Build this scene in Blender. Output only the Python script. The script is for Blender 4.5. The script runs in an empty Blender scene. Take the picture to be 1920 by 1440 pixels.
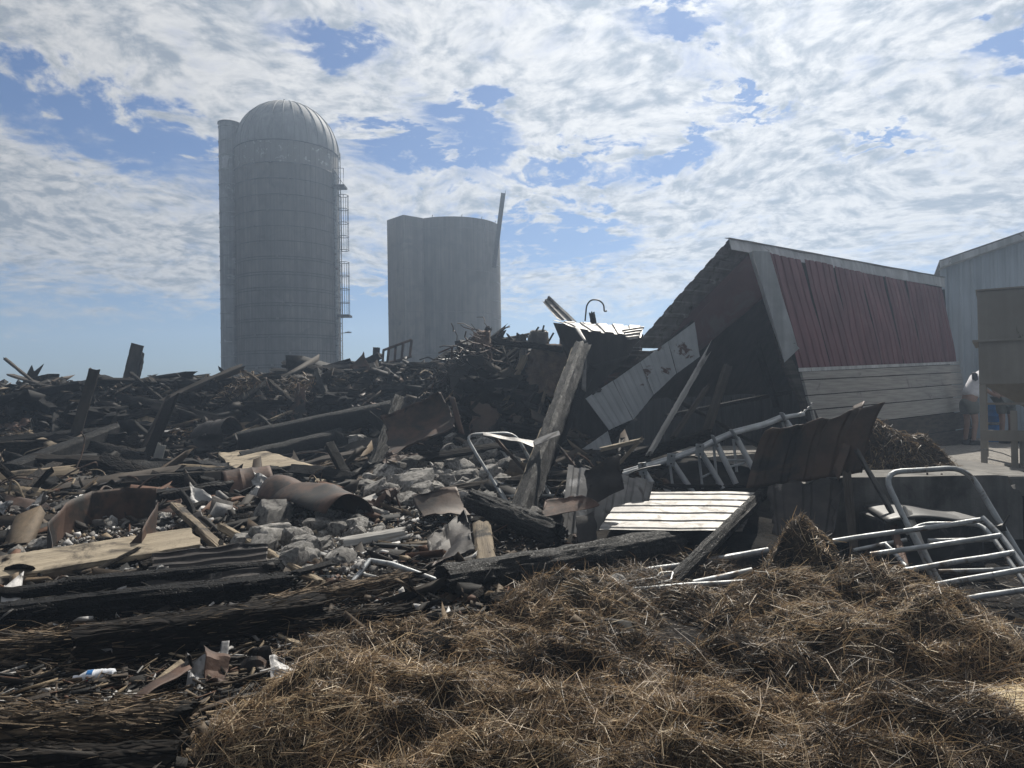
import bpy, bmesh, math, random
import numpy as np
from mathutils import Vector, Matrix, Euler, noise as mnoise

R = math.radians
random.seed(7)
rng = np.random.default_rng(7)
scene = bpy.context.scene
COL = scene.collection

# ------------------------------------------------------------------ camera
F_PX = 1340.0
CAM = Vector((0.0, 0.0, 1.6))
PITCH, ROLL = R(0.64), R(0.9)
cam_d = bpy.data.cameras.new('camera')
cam_o = bpy.data.objects.new('camera', cam_d)
COL.objects.link(cam_o)
cam_d.sensor_width = 36.0
cam_d.lens = 36.0 * F_PX / 1920.0
cam_d.clip_start = 0.05
cam_d.clip_end = 5000
CROT = Matrix.Rotation(R(90) + PITCH, 3, 'X') @ Matrix.Rotation(-ROLL, 3, 'Z')
cam_o.matrix_world = Matrix.Translation(CAM) @ CROT.to_4x4()
scene.camera = cam_o

# ------------------------------------------------------------------ light
SUN_AZ, SUN_EL = R(20), R(46)          # azimuth from +Y towards +X
SUN_DIR = Vector((math.sin(SUN_AZ) * math.cos(SUN_EL), math.cos(SUN_AZ) * math.cos(SUN_EL), math.sin(SUN_EL)))
sun_d = bpy.data.lights.new('sun', 'SUN')
sun_d.energy = 5.0
sun_d.angle = R(0.55)
sun_d.color = (1.0, 0.94, 0.84)
sun_o = bpy.data.objects.new('sun', sun_d)
COL.objects.link(sun_o)
sun_o.rotation_euler = (-SUN_DIR).to_track_quat('-Z', 'Y').to_euler()

scene.view_settings.view_transform = 'Standard'
scene.view_settings.look = 'None'
scene.view_settings.gamma = 1.0
scene.view_settings.exposure = 0.32
scene.view_settings.use_curve_mapping = False
scene.render.engine = 'CYCLES'
scene.cycles.max_bounces = 6
scene.cycles.diffuse_bounces = 3
scene.cycles.glossy_bounces = 3
scene.cycles.transmission_bounces = 4
scene.cycles.volume_bounces = 0
scene.cycles.use_denoising = True

HAZE_DENSITY = 0.0044
HAZE_G = 0.5
SKY_STRENGTH = 0.08


class NT:
    """tiny helper to write node trees"""
    def __init__(s, tree):
        s.t = tree; s.n = tree.nodes; s.l = tree.links
    def new(s, typ, **kw):
        n = s.n.new(typ)
        for k, v in kw.items():
            setattr(n, k, v)
        return n
    def put(s, sock, v):
        if v is None: return
        if isinstance(v, bpy.types.NodeSocket): s.l.new(v, sock)
        else: sock.default_value = v
    def math(s, op, a, b=None, c=None, clamp=False):
        n = s.new('ShaderNodeMath', operation=op, use_clamp=clamp)
        for i, v in enumerate((a, b, c)): s.put(n.inputs[i], v)
        return n.outputs[0]
    def vmath(s, op, a, b=None):
        n = s.new('ShaderNodeVectorMath', operation=op)
        s.put(n.inputs[0], a); s.put(n.inputs[1], b)
        return n.outputs['Value'] if op in ('LENGTH', 'DOT_PRODUCT', 'DISTANCE') else n.outputs[0]
    def noise(s, vec, scale, detail=4, rough=0.55, dist=0.0):
        n = s.new('ShaderNodeTexNoise')
        s.put(n.inputs['Vector'], vec)
        n.inputs['Scale'].default_value = scale; n.inputs['Detail'].default_value = detail
        n.inputs['Roughness'].default_value = rough; n.inputs['Distortion'].default_value = dist
        return n.outputs['Fac']
    def ramp(s, x, a, b, lo=0.0, hi=1.0, smooth=True):
        n = s.new('ShaderNodeMapRange', interpolation_type='SMOOTHSTEP' if smooth else 'LINEAR')
        s.put(n.inputs['Value'], x)
        for k, v in zip(('From Min', 'From Max', 'To Min', 'To Max'), (a, b, lo, hi)): s.put(n.inputs[k], v)
        return n.outputs[0]
    def mix(s, f, a, b, blend='MIX'):
        n = s.new('ShaderNodeMix', data_type='RGBA', blend_type=blend)
        s.put(n.inputs[0], f)
        for i, v in ((6, a), (7, b)):
            if isinstance(v, (tuple, list)) and len(v) == 3: v = (*v, 1)
            s.put(n.inputs[i], v)
        return n.outputs[2]
    def comb(s, x, y, z):
        n = s.new('ShaderNodeCombineXYZ')
        for i, v in enumerate((x, y, z)): s.put(n.inputs[i], v)
        return n.outputs[0]


def pix_dir(px, py):
    d = CROT @ Vector(((px - 960) / F_PX, (720 - py) / F_PX, -1.0))
    return d.normalized()


def build_world():
    w = bpy.data.worlds.new('World')
    scene.world = w
    w.use_nodes = True
    w.node_tree.nodes.clear()
    k = NT(w.node_tree)
    sky = k.new('ShaderNodeTexSky', sky_type='NISHITA')
    sky.sun_disc = False
    sky.sun_elevation = SUN_EL
    sky.sun_rotation = SUN_AZ
    sky.air_density = 1.0; sky.dust_density = 0.6; sky.ozone_density = 2.0
    tc = k.new('ShaderNodeTexCoord')
    d = k.vmath('NORMALIZE', tc.outputs['Generated'])
    sep = k.new('ShaderNodeSeparateXYZ'); k.put(sep.inputs[0], d)
    x, y, z = sep.outputs
    zc = k.math('ADD', k.math('MAXIMUM', z, 0.0), 0.19)
    uv = k.comb(k.math('DIVIDE', x, zc), k.math('DIVIDE', y, zc), 0.0)
    warp = k.new('ShaderNodeTexNoise'); k.put(warp.inputs['Vector'], uv)
    warp.inputs['Scale'].default_value = 1.6; warp.inputs['Detail'].default_value = 3
    wv = k.vmath('SUBTRACT', warp.outputs['Color'], (0.5, 0.5, 0.5))
    sc = k.new('ShaderNodeVectorMath', operation='SCALE'); k.put(sc.inputs[0], wv); sc.inputs['Scale'].default_value = 0.35
    uvw = k.vmath('ADD', uv, sc.outputs[0])
    big = k.noise(k.vmath('ADD', uvw, (3.1, 1.7, 0)), 0.9, 3, 0.5)
    mid = k.noise(k.vmath('ADD', uvw, (7.3, 2.2, 0)), 3.4, 4, 0.55)
    puff = k.noise(uvw, 12.5, 6, 0.58)
    fine = k.noise(uvw, 38.0, 4, 0.6)
    w2 = k.new('ShaderNodeTexNoise'); k.put(w2.inputs['Vector'], uvw); w2.inputs['Scale'].default_value = 9.0; w2.inputs['Detail'].default_value = 4
    w2s = k.new('ShaderNodeVectorMath', operation='SCALE'); k.put(w2s.inputs[0], w2.outputs['Color']); w2s.inputs['Scale'].default_value = 0.16
    vor = k.new('ShaderNodeTexVoronoi', feature='SMOOTH_F1'); k.put(vor.inputs['Vector'], k.vmath('ADD', uvw, w2s.outputs[0])); vor.inputs['Scale'].default_value = 8.0
    vor.inputs['Smoothness'].default_value = 0.7
    cell = k.ramp(vor.outputs['Distance'], 0.05, 0.75, 1.0, 0.0)
    # holes of clear air, in azimuth/elevation
    az = k.math('ARCTAN2', x, y)
    el = k.math('ARCSINE', z)
    q = k.comb(az, el, 0.0)
    q = k.vmath('ADD', q, k.comb(k.math('MULTIPLY', k.math('SUBTRACT', mid, 0.5), 0.22), k.math('MULTIPLY', k.math('SUBTRACT', puff, 0.5), 0.16), 0.0))
    gaps = None
    for (px, py, a, b, rot) in ((130, 225, 330, 62, 12), (330, 275, 130, 40, 8), (630, 95, 105, 34, 5), (880, 228, 85, 45, 10),
                                (800, 285, 170, 36, 4), (1080, 320, 160, 32, -4), (1255, 300, 110, 30, -20), (1630, 266, 85, 18, 0),
                                (1895, 85, 70, 32, -15), (1270, 40, 90, 30, 10), (1400, 205, 90, 20, 15), (1050, 450, 190, 50, 5), (720, 610, 260, 70, 0)):
        v = pix_dir(px, py)
        c = (math.atan2(v.x, v.y), math.asin(v.z), 0)
        dv = k.vmath('SUBTRACT', q, c)
        m = k.new('ShaderNodeMapping'); m.vector_type = 'TEXTURE'
        k.put(m.inputs['Vector'], dv)
        m.inputs['Rotation'].default_value = (0, 0, R(-rot))
        m.inputs['Scale'].default_value = (a / F_PX, b / F_PX, 1)
        g = k.ramp(k.vmath('LENGTH', m.outputs[0]), 0.15, 1.5, 1.0, 0.0)
        gaps = g if gaps is None else k.math('MAXIMUM', gaps, g)
    dens = k.math('MULTIPLY', big, 0.55)
    dens = k.math('MULTIPLY_ADD', mid, 0.5, dens)
    dens = k.math('MULTIPLY_ADD', puff, 0.60, dens)
    dens = k.math('MULTIPLY_ADD', fine, 0.22, dens)
    dens = k.math('MULTIPLY_ADD', cell, 0.16, dens)
    dens = k.math('ADD', dens, 0.16)
    dens = k.math('SUBTRACT', dens, k.math('MULTIPLY', gaps, 0.46))
    lowfade = k.ramp(el, R(1.5), R(12.0), 0.60, 0.0)
    dens = k.math('SUBTRACT', dens, lowfade)
    cover = k.ramp(dens, 0.72, 1.14)
    n6 = k.noise(k.vmath('ADD', uvw, (0.05, 0.05, 3)), 6.5, 5, 0.58)
    n15 = k.noise(k.vmath('ADD', uvw, (4.05, 0.05, 5)), 16.5, 5, 0.58)
    sh = k.math('MULTIPLY_ADD', n6, 0.38, k.math('MULTIPLY', n15, 0.62))
    sh = k.math('MULTIPLY_ADD', k.math('SUBTRACT', dens, 1.1), 0.22, sh)
    thick = k.ramp(sh, 0.42, 0.66)
    edge = k.ramp(fine, 0.35, 0.7)
    ang = k.vmath('DOT_PRODUCT', d, tuple(SUN_DIR))
    glow = k.math('POWER', k.math('MULTIPLY_ADD', ang, 0.5, 0.5), 2.5)   # thin cloud glows sunward; kept darker opposite to cut the fill light
    aure = k.math('POWER', k.math('MAXIMUM', ang, 0.0), 30.0)
    bright = k.math('MULTIPLY_ADD', aure, 3.5, k.math('MULTIPLY_ADD', glow, 8.4, 1.4))
    dark = k.math('MULTIPLY_ADD', aure, 3.0, k.math('MULTIPLY_ADD', glow, 3.0, 0.9))
    cw = k.mix(1.0, (1.0, 0.985, 0.96), k.comb(bright, bright, bright), 'MULTIPLY')
    cd = k.mix(1.0, (0.74, 0.90, 1.10), k.comb(dark, dark, dark), 'MULTIPLY')
    cloud = k.mix(k.math('MULTIPLY', thick, 0.85), cw, cd)
    cloud = k.mix(k.math('MULTIPLY', edge, 0.22), cloud, cd)
    base = k.mix(1.0, sky.outputs[0], (0.40, 0.52, 0.70), 'MULTIPLY')
    col = k.mix(k.math('MULTIPLY', cover, 0.94), base, cloud)
    bg = k.new('ShaderNodeBackground'); bg.inputs['Strength'].default_value = SKY_STRENGTH
    k.l.new(col, bg.inputs['Color'])
    out = k.new('ShaderNodeOutputWorld')
    k.l.new(bg.outputs[0], out.inputs['Surface'])


build_world()


# ------------------------------------------------------------------ pixel <-> place helpers (depths are real distances)
def P(px, py, Y):
    d = CROT @ Vector(((px - 960) / F_PX, (720 - py) / F_PX, -1.0))
    return CAM + d * ((Y - CAM.y) / d.y)


def sstep(a, b, x):
    t = np.clip((np.asarray(x, float) - a) / (b - a), 0, 1)
    return t * t * (3 - 2 * t)


LY = [0, 3, 4, 5.2, 6.8, 9.5, 12.2, 13.4, 14.5, 18, 21, 30, 400]
LZ = [0.0, .03, .05, .14, .24, .45, .74, 1.02, 1.74, 1.74, 1.35, 1.1, 1.0]
RY = [0, 5.5, 6.6, 7.2, 9, 10, 30, 400]
RZ = [0.0, 0.0, .10, .28, .42, .48, .5, .5]


def H(x, y):
    x = np.asarray(x, float); y = np.asarray(y, float)
    l = np.interp(y, LY, LZ)
    r = np.interp(y, RY, RZ)
    t = sstep(0.6, 2.0, x - (y - 8) * 0.05)
    z = l * (1 - t) + r * t
    z = z + 0.95 * np.exp(-(((x - 0.3) / 1.2) ** 2 + ((y - 12.7) / 1.4) ** 2))
    z = z + 0.80 * np.exp(-(((x + 0.55) / 0.95) ** 2 + ((y - 12.9) / 1.2) ** 2))
    z = z + 0.35 * np.exp(-(((x + 1.6) / 1.2) ** 2 + ((y - 13.6) / 1.4) ** 2))
    z = z + 0.30 * np.exp(-(((x + 3.6) / 2.0) ** 2 + ((y - 16.0) / 1.5) ** 2))
    z = z - 0.35 * np.exp(-(((x + 4.2) / 2.2) ** 2 + ((y - 11.5) / 1.5) ** 2))
    yard = sstep(2.9, 3.1, x) * sstep(6.9, 7.0, y)
    z = z * (1 - yard) + (0.55 - 0.25 * np.clip((y - 9) / 7, 0, 1)) * yard
    return z


def G(px, py, lift=0.0):
    """where the line of sight through a pixel meets the ground"""
    d = CROT @ Vector(((px - 960) / F_PX, (720 - py) / F_PX, -1.0))
    prev = 1.5
    for Y in np.arange(1.6, 19.0, 0.04):
        p = CAM + d * (Y / d.y)
        if p.z <= float(H(p.x, p.y)) + lift:
            return p
    return CAM + d * (17.5 / d.y)


def V3(p):
    """(px,py,Y) with Y None meaning on the ground; a Vector stays"""
    if isinstance(p, Vector): return p
    if len(p) == 2 or p[2] is None: return G(p[0], p[1])
    return P(*p)


# ------------------------------------------------------------------ mesh helpers
def tag(o, label=None, cat=None, group=None, kind=None):
    if label: o['label'] = label
    if cat: o['category'] = cat
    if group: o['group'] = group
    if kind: o['kind'] = kind
    return o


def thing(name, loc, label, cat, group=None):
    o = bpy.data.objects.new(name, None)
    o.empty_display_size = 0.2
    COL.objects.link(o)
    o.location = loc
    return tag(o, label, cat, group, 'thing')


def mesh_from(name, verts, faces, smooth=False, sharp=38):
    me = bpy.data.meshes.new(name)
    verts = np.asarray(verts, np.float32)
    if isinstance(faces, np.ndarray):
        nf, k = faces.shape
        me.vertices.add(len(verts)); me.vertices.foreach_set('co', verts.ravel())
        me.loops.add(nf * k); me.loops.foreach_set('vertex_index', faces.astype(np.int32).ravel())
        me.polygons.add(nf)
        me.polygons.foreach_set('loop_start', np.arange(0, nf * k, k, dtype=np.int32))
        me.polygons.foreach_set('loop_total', np.full(nf, k, np.int32))
        me.update(calc_edges=True)
    else:
        me.from_pydata([tuple(map(float, v)) for v in verts], [], faces)
    me.validate()
    if smooth:
        me.polygons.foreach_set('use_smooth', [True] * len(me.polygons))
        if len(me.polygons) < 20000: me.set_sharp_from_angle(angle=R(sharp))
    return me


def obj(name, vf, mat, parent=None, smooth=False, label=None, cat=None, group=None, kind=None, solid=0.0, bevel=0.0):
    """one mesh object from world-space verts; origin at its foot"""
    verts, faces = vf
    verts = np.asarray(verts, np.float64)
    if parent is None:
        org = np.array([verts[:, 0].mean(), verts[:, 1].mean(), verts[:, 2].min()])
    else:
        m = parent.matrix_world if parent.parent is None else None
        org = np.array(wloc(parent))
    me = mesh_from(name, verts - org, faces, smooth)
    if mat: me.materials.append(mat)
    o = bpy.data.objects.new(name, me)
    COL.objects.link(o)
    if parent is None: o.location = org
    else: o.parent = parent
    if solid:
        md = o.modifiers.new('solid', 'SOLIDIFY'); md.thickness = solid; md.offset = 0
    if bevel:
        md = o.modifiers.new('bevel', 'BEVEL'); md.width = bevel; md.segments = 2; md.limit_method = 'ANGLE'
    return tag(o, label, cat, group, kind or ('thing' if cat else None))


def wloc(o):
    v = Vector(o.location)
    while o.parent:
        o = o.parent; v = v + Vector(o.location)
    return v


def join(*vfs):
    V, Fs, n = [], [], 0
    for v, f in vfs:
        v = np.asarray(v, float); V.append(v)
        Fs += [tuple(int(i) + n for i in q) for q in f]
        n += len(v)
    return np.vstack(V), Fs


def frame_for(axis, roll=0.0, up=Vector((0, 0, 1))):
    a = axis.normalized()
    if abs(a.dot(up)) > 0.97: up = Vector((0, 1, 0)) if abs(a.y) < .9 else Vector((1, 0, 0))
    s = a.cross(up).normalized()
    u = s.cross(a).normalized()
    c, sn = math.cos(roll), math.sin(roll)
    return a, s * c + u * sn, u * c - s * sn


def beam(p0, p1, w, h, roll=0.0, segs=12, rough=0.008, jag=(0.03, 0.03), bend=0.0, taper=1.0, rnd=0.18, side=None, droop=0.0, fine=1):
    """squared timber: w across, h up; worn surface with grooves along the grain, broken ends"""
    p0, p1 = V3(p0), V3(p1)
    L = (p1 - p0).length
    a, s, u = frame_for(p1 - p0, roll)
    r = rnd * min(w, h)
    hw, hh = w / 2, h / 2
    prof = [(-hw + r, -hh), (0, -hh), (hw - r, -hh), (hw, -hh + r), (hw, 0), (hw, hh - r), (hw - r, hh), (0, hh), (-hw + r, hh), (-hw, hh - r), (-hw, 0), (-hw, -hh + r)]
    if rnd >= .34:
        prof = [(hw * math.cos(q), hh * math.sin(q)) for q in np.linspace(0, 2 * math.pi, 18, endpoint=False)]
    if fine > 1:
        pr = []
        for i in range(len(prof)):
            (x0, y0), (x1, y1) = prof[i], prof[(i + 1) % len(prof)]
            pr += [(x0 + (x1 - x0) * k / fine, y0 + (y1 - y0) * k / fine) for k in range(fine)]
        prof = pr
        segs = max(segs, int(L / .035))
    n = len(prof)
    off = Vector((random.uniform(-50, 50), random.uniform(-50, 50), random.uniform(-50, 50)))
    m = min(w, h)
    sc1, sc2 = 1.2 / max(0.03, m), 3.5 / max(0.03, m)
    verts = []
    for i in range(segs + 1):
        t = i / segs
        k = 1 + (taper - 1) * t
        c = p0 + a * (L * t) + u * (math.sin(t * math.pi) * bend - droop * t * t) + s * (mnoise.noise(off + Vector((t * 3, 0, 0))) * bend * 0.3)
        for j, (x, y) in enumerate(prof):
            q = c + s * (x * k) + u * (y * k)
            nv = mnoise.noise_vector((q + off) * sc1)
            nv2 = mnoise.noise_vector((q + off) * sc2)
            q = q + (nv + nv2 * 0.5) * rough * (.45 if fine > 1 else 1)
            if fine > 1:
                gv = mnoise.noise(Vector((t * L * 2.2, x * 60, y * 60)) + off) + .6 * mnoise.noise(Vector((t * L * 7, x * 130, y * 130)) + off)
                q = q + (s * x + u * y).normalized() * gv * rough * .9
            ex = mnoise.noise(off + Vector((x, y, 0)) * (5.0 / max(w, h))) + .7 * mnoise.noise(off + Vector((x, y, 4)) * (19.0 / max(w, h))) + .3
            if i == 0: q = q - a * jag[0] * ex * 1.5
            if i == segs: q = q + a * jag[1] * ex * 1.5
            verts.append(q)
    faces = []
    for i in range(segs):
        for j in range(n):
            b = (j + 1) % n
            faces.append((i * n + j, i * n + b, (i + 1) * n + b, (i + 1) * n + j))
    c0 = sum((verts[j] for j in range(n)), Vector()) / n
    c1 = sum((verts[segs * n + j] for j in range(n)), Vector()) / n
    verts += [c0 + a * jag[0] * 0.5, c1 - a * jag[1] * 0.5]
    A, B = len(verts) - 2, len(verts) - 1
    for j in range(n):
        b = (j + 1) % n
        faces.append((A, b, j)); faces.append((B, segs * n + j, segs * n + b))
    return np.array([tuple(v) for v in verts]), faces


def box(p0, p1, w, h, roll=0.0):
    """clean straight bar between two points"""
    p0, p1 = V3(p0), V3(p1)
    a, s, u = frame_for(p1 - p0, roll)
    v = []
    for p in (p0, p1):
        for x, y in ((-1, -1), (1, -1), (1, 1), (-1, 1)):
            v.append(tuple(p + s * x * w / 2 + u * y * h / 2))
    return np.array(v), [(3, 2, 1, 0), (4, 5, 6, 7), (0, 1, 5, 4), (1, 2, 6, 5), (2, 3, 7, 6), (3, 0, 4, 7)]


def abox(x0, x1, y0, y1, z0, z1):
    v = [(x, y, z) for z in (z0, z1) for y in (y0, y1) for x in (x0, x1)]
    return np.array(v, float), [(0, 2, 3, 1), (4, 5, 7, 6), (0, 1, 5, 4), (2, 6, 7, 3), (0, 4, 6, 2), (1, 3, 7, 5)]


def fillet(pts, r, k=5):
    pts = [V3(p) for p in pts]
    out = [pts[0]]
    for i in range(1, len(pts) - 1):
        p, q, s = pts[i - 1], pts[i], pts[i + 1]
        d0, d1 = (p - q), (s - q)
        rr = min(r, d0.length * 0.45, d1.length * 0.45)
        a, b = q + d0.normalized() * rr, q + d1.normalized() * rr
        for j in range(k + 1):
            t = j / k
            out.append(a * (1 - t) ** 2 + q * 2 * t * (1 - t) + b * t * t)
    out.append(pts[-1])
    return out


def tube(pts, r, n=10, r1=None, cap=True, wob=0.0):
    pts = [V3(p) for p in pts]
    m = len(pts)
    verts, faces = [], []
    up = Vector((0.13, 0.2, 1)).normalized()
    prev = None
    for i, p in enumerate(pts):
        t = (pts[min(i + 1, m - 1)] - pts[max(i - 1, 0)]).normalized()
        s = t.cross(up if prev is None else prev)
        if s.length < 1e-3: s = t.cross(Vector((1, 0.1, 0)))
        s.normalize(); u = s.cross(t).normalized(); prev = u
        rr = r if r1 is None else r + (r1 - r) * i / max(1, m - 1)
        for j in range(n):
            a = 2 * math.pi * j / n
            k = rr * (1 + (wob * mnoise.noise(p * 6 + Vector((math.cos(a), math.sin(a), 0)) * 1.3) if wob else 0))
            verts.append(tuple(p + s * math.cos(a) * k + u * math.sin(a) * k))
    for i in range(m - 1):
        for j in range(n):
            b = (j + 1) % n
            faces.append((i * n + j, (i + 1) * n + j, (i + 1) * n + b, i * n + b))
    if cap:
        faces.append(tuple(range(n))); faces.append(tuple((m - 1) * n + j for j in reversed(range(n))))
    return np.array(verts), faces


def rib_profile(x, period=0.229, height=0.019, minor=True):
    """trapezoid ribs of steel siding; x in metres"""
    t = (x / period) % 1.0
    z = 0.0
    d = abs(t - 0.5) * period
    if d < 0.045: z = height * min(1.0, (0.045 - d) / 0.018)
    if minor:
        for c in (0.14, 0.86):
            dd = abs(t - c) * period
            if dd < 0.012: z = max(z, 0.004 * (1 - dd / 0.012))
    return z


def sheet(c00, c10, c11, c01, nu, nv, crumple=0.0, freq=2.0, ribs=None, curl=0.0, edge=0.0, fn=None, ridged=False):
    """surface over four corners (u along c00->c10, v along c00->c01); ribs=('u'|'v', height): ribs repeat along that axis"""
    c00, c10, c11, c01 = map(V3, (c00, c10, c11, c01))
    Lu = ((c10 - c00).length + (c11 - c01).length) / 2
    Lv = ((c01 - c00).length + (c11 - c10).length) / 2
    us = np.linspace(0, 1, nu + 1); vs = np.linspace(0, 1, nv + 1)
    if ribs:
        L = Lu if ribs[0] == 'u' else Lv
        per = ribs[2] if len(ribs) > 2 else 0.229
        pts = [0.0]
        for i in range(int(L / per) + 1):
            for o in (0.5 * per - .045, 0.5 * per - .027, 0.5 * per + .027, 0.5 * per + .045, per):
                if 0 < i * per + o < L: pts.append(i * per + o)
        pts = sorted(set(pts + [L]))
        if ribs[0] == 'u': us = np.array(pts) / L
        else: vs = np.array(pts) / L
    nrm = (c10 - c00).cross(c01 - c00).normalized()
    off = Vector((random.uniform(-50, 50), random.uniform(-50, 50), random.uniform(-50, 50)))
    verts = []
    for v in vs:
        for u in us:
            p = (c00 * (1 - u) + c10 * u) * (1 - v) + (c01 * (1 - u) + c11 * u) * v
            z = 0.0
            if ribs:
                z += rib_profile((u * Lu if ribs[0] == 'u' else v * Lv), ribs[2] if len(ribs) > 2 else 0.229, ribs[1], False)
            if crumple:
                q = Vector((u * Lu, v * Lv, 0)) * freq + off
                if ridged:
                    z += crumple * (1 - 2 * abs(mnoise.noise(q))) + crumple * 0.4 * (1 - 2 * abs(mnoise.noise(q * 2.3)))
                else:
                    z += crumple * (mnoise.noise(q) + 0.5 * mnoise.noise(q * 2.1))
                lat = mnoise.noise_vector(q * 0.8) * crumple * 0.6
                p = p + lat
            if curl: z += curl * (2 * v - 1) ** 2
            if edge:
                e = min(u, 1 - u, v, 1 - v)
                if e < 1e-6:
                    c = (c00 + c10 + c11 + c01) / 4
                    p = p + (c - p) * edge * (0.5 + mnoise.noise(off + p * 9))
            p = p + nrm * z
            if fn: p = fn(u, v, p)
            verts.append(tuple(p))
    k = len(us)
    faces = [(j * k + i, j * k + i + 1, (j + 1) * k + i + 1, (j + 1) * k + i) for j in range(len(vs) - 1) for i in range(k - 1)]
    return np.array(verts), faces


def lathe(cx, cy, prof, n=48, a0=0.0, a1=2 * math.pi):
    """(radius, z) profile turned about a vertical axis"""
    full = abs(a1 - a0 - 2 * math.pi) < 1e-6
    k = n if full else n + 1
    v, f = [], []
    for r, z in prof:
        for i in range(k):
            a = a0 + (a1 - a0) * i / n
            v.append((cx + r * math.cos(a), cy + r * math.sin(a), z))
    for j in range(len(prof) - 1):
        for i in range(n):
            b = (i + 1) % k
            f.append((j * k + i, j * k + b, (j + 1) * k + b, (j + 1) * k + i))
    return np.array(v), f


# ------------------------------------------------------------------ materials
def material(name, c1, c2, scale=6.0, rough=0.7, metal=0.0, bump=0.3, bscale=None, stretch=(1, 1, 1), patch=None, patch2=None, vary=0.0,
             crack=None, spec=0.4, attr=None, bdist=0.01, detail=6, translucent=0.0, rough2=None, contrast=(0.3, 0.7), streak=0.0):
    """two-tone noise colour, optional patches ((colour, scale, lo, hi[, rough])), cracks, per-object variation, colour attribute"""
    m = bpy.data.materials.new(name); m.use_nodes = True
    m.node_tree.nodes.clear()
    k = NT(m.node_tree)
    tc = k.new('ShaderNodeTexCoord')
    oi = k.new('ShaderNodeObjectInfo')
    shift = k.new('ShaderNodeVectorMath', operation='SCALE')
    k.put(shift.inputs[0], (37.0, 71.0, 13.0)); k.put(shift.inputs['Scale'], oi.outputs['Random'])
    base = k.vmath('ADD', tc.outputs['Object'], shift.outputs[0])
    mp = k.new('ShaderNodeMapping'); k.put(mp.inputs['Vector'], base); mp.inputs['Scale'].default_value = stretch
    vec = mp.outputs[0]
    n1 = k.noise(vec, scale, detail, 0.6)
    col = k.mix(k.ramp(n1, *contrast), c1, c2)
    if attr:
        at = k.new('ShaderNodeAttribute'); at.attribute_name = attr
        col = k.mix(1.0, at.outputs['Color'], k.mix(k.ramp(n1, 0.25, 0.75), c1, c2), 'MULTIPLY')
    rv = k.ramp(k.noise(vec, scale * 2.7, 4), 0.3, 0.7, rough, rough2 if rough2 is not None else rough)
    for pt in (patch, patch2):
        if pt:
            pn = k.ramp(k.noise(base, pt[1], 7, 0.65, 0.6), pt[2], pt[3])
            col = k.mix(pn, col, pt[0])
            if len(pt) > 4: rv = k.mix(pn, k.comb(rv, rv, rv), (pt[4],) * 3)
    if streak:                                   # weather runs down the face
        ms = k.new('ShaderNodeMapping'); k.put(ms.inputs['Vector'], base); ms.inputs['Scale'].default_value = (7, 7, .16)
        st = k.ramp(k.noise(ms.outputs[0], 1.0, 6, 0.65), 0.36, 0.66, 1 - streak, 1 + streak * .45)
        ms2 = k.new('ShaderNodeMapping'); k.put(ms2.inputs['Vector'], base); ms2.inputs['Scale'].default_value = (2.6, 2.6, 1.3)
        st = k.math('MULTIPLY', st, k.ramp(k.noise(ms2.outputs[0], 1.0, 2, 0.4), 0.35, 0.65, 1 - streak * .5, 1 + streak * .3))
        col = k.mix(1.0, col, k.comb(st, st, st), 'MULTIPLY')
    if vary:
        br = k.ramp(oi.outputs['Random'], 0, 1, 1 - vary, 1 + vary, False)
        col = k.mix(1.0, col, k.comb(br, br, br), 'MULTIPLY')
    hgt = k.noise(vec, bscale or scale * 3, 8, 0.7)
    if crack:
        vo = k.new('ShaderNodeTexVoronoi', feature='DISTANCE_TO_EDGE'); k.put(vo.inputs['Vector'], vec); vo.inputs['Scale'].default_value = crack
        ck = k.ramp(vo.outputs['Distance'], 0.0, 0.22)
        hgt = k.math('MULTIPLY_ADD', ck, 0.8, k.math('MULTIPLY', hgt, 0.5))
        col = k.mix(k.ramp(ck, 0.0, 0.5, 0.65, 0.0), col, (0.004, 0.004, 0.004))
    bp = k.new('ShaderNodeBump'); bp.inputs['Strength'].default_value = bump; bp.inputs['Distance'].default_value = bdist
    k.put(bp.inputs['Height'], hgt)
    b = k.new('ShaderNodeBsdfPrincipled')
    k.put(b.inputs['Base Color'], col); k.put(b.inputs['Roughness'], rv)
    b.inputs['Metallic'].default_value = metal
    b.inputs['Specular IOR Level'].default_value = spec
    k.l.new(bp.outputs[0], b.inputs['Normal'])
    out = k.new('ShaderNodeOutputMaterial')
    sh = b.outputs[0]
    if translucent:
        tr = k.new('ShaderNodeBsdfTranslucent'); k.put(tr.inputs['Color'], col)
        mx = k.new('ShaderNodeMixShader'); mx.inputs[0].default_value = translucent
        k.l.new(sh, mx.inputs[1]); k.l.new(tr.outputs[0], mx.inputs[2]); sh = mx.outputs[0]
    k.l.new(sh, out.inputs['Surface'])
    return m


M = {}
M['soil'] = material('soil', (.007, .0065, .006), (.024, .020, .017), 3.0, .95, bump=.8, bscale=25, bdist=.03, spec=.15, patch=((.07, .058, .045), 2.2, .62, .74), patch2=((.006, .006, .006), 1.3, .5, .62))
M['gravel'] = material('gravel', (.12, .11, .10), (.34, .32, .29), 26, .9, bump=.9, bscale=45, bdist=.03)
M['char'] = material('char', (.004, .004, .0045), (.012, .0115, .0115), 9, .6, bump=.7, bscale=70, bdist=.010, crack=48, spec=.12, rough2=.85, vary=.4, stretch=(.6, 1, 1))
M['char_log'] = material('char_log', (.005, .005, .005), (.018, .0175, .017), 14, .48, bump=.7, bscale=80, bdist=.012, crack=62, spec=.22, rough2=.8)
M['charwood'] = material('charwood', (.007, .006, .0055), (.024, .019, .015), 4, .85, bump=1.0, bscale=22, bdist=.012, patch=((.10, .07, .043), 2.6, .62, .70), vary=.5, spec=.12, stretch=(.8, 3.2, 3.2), crack=11)
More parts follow.
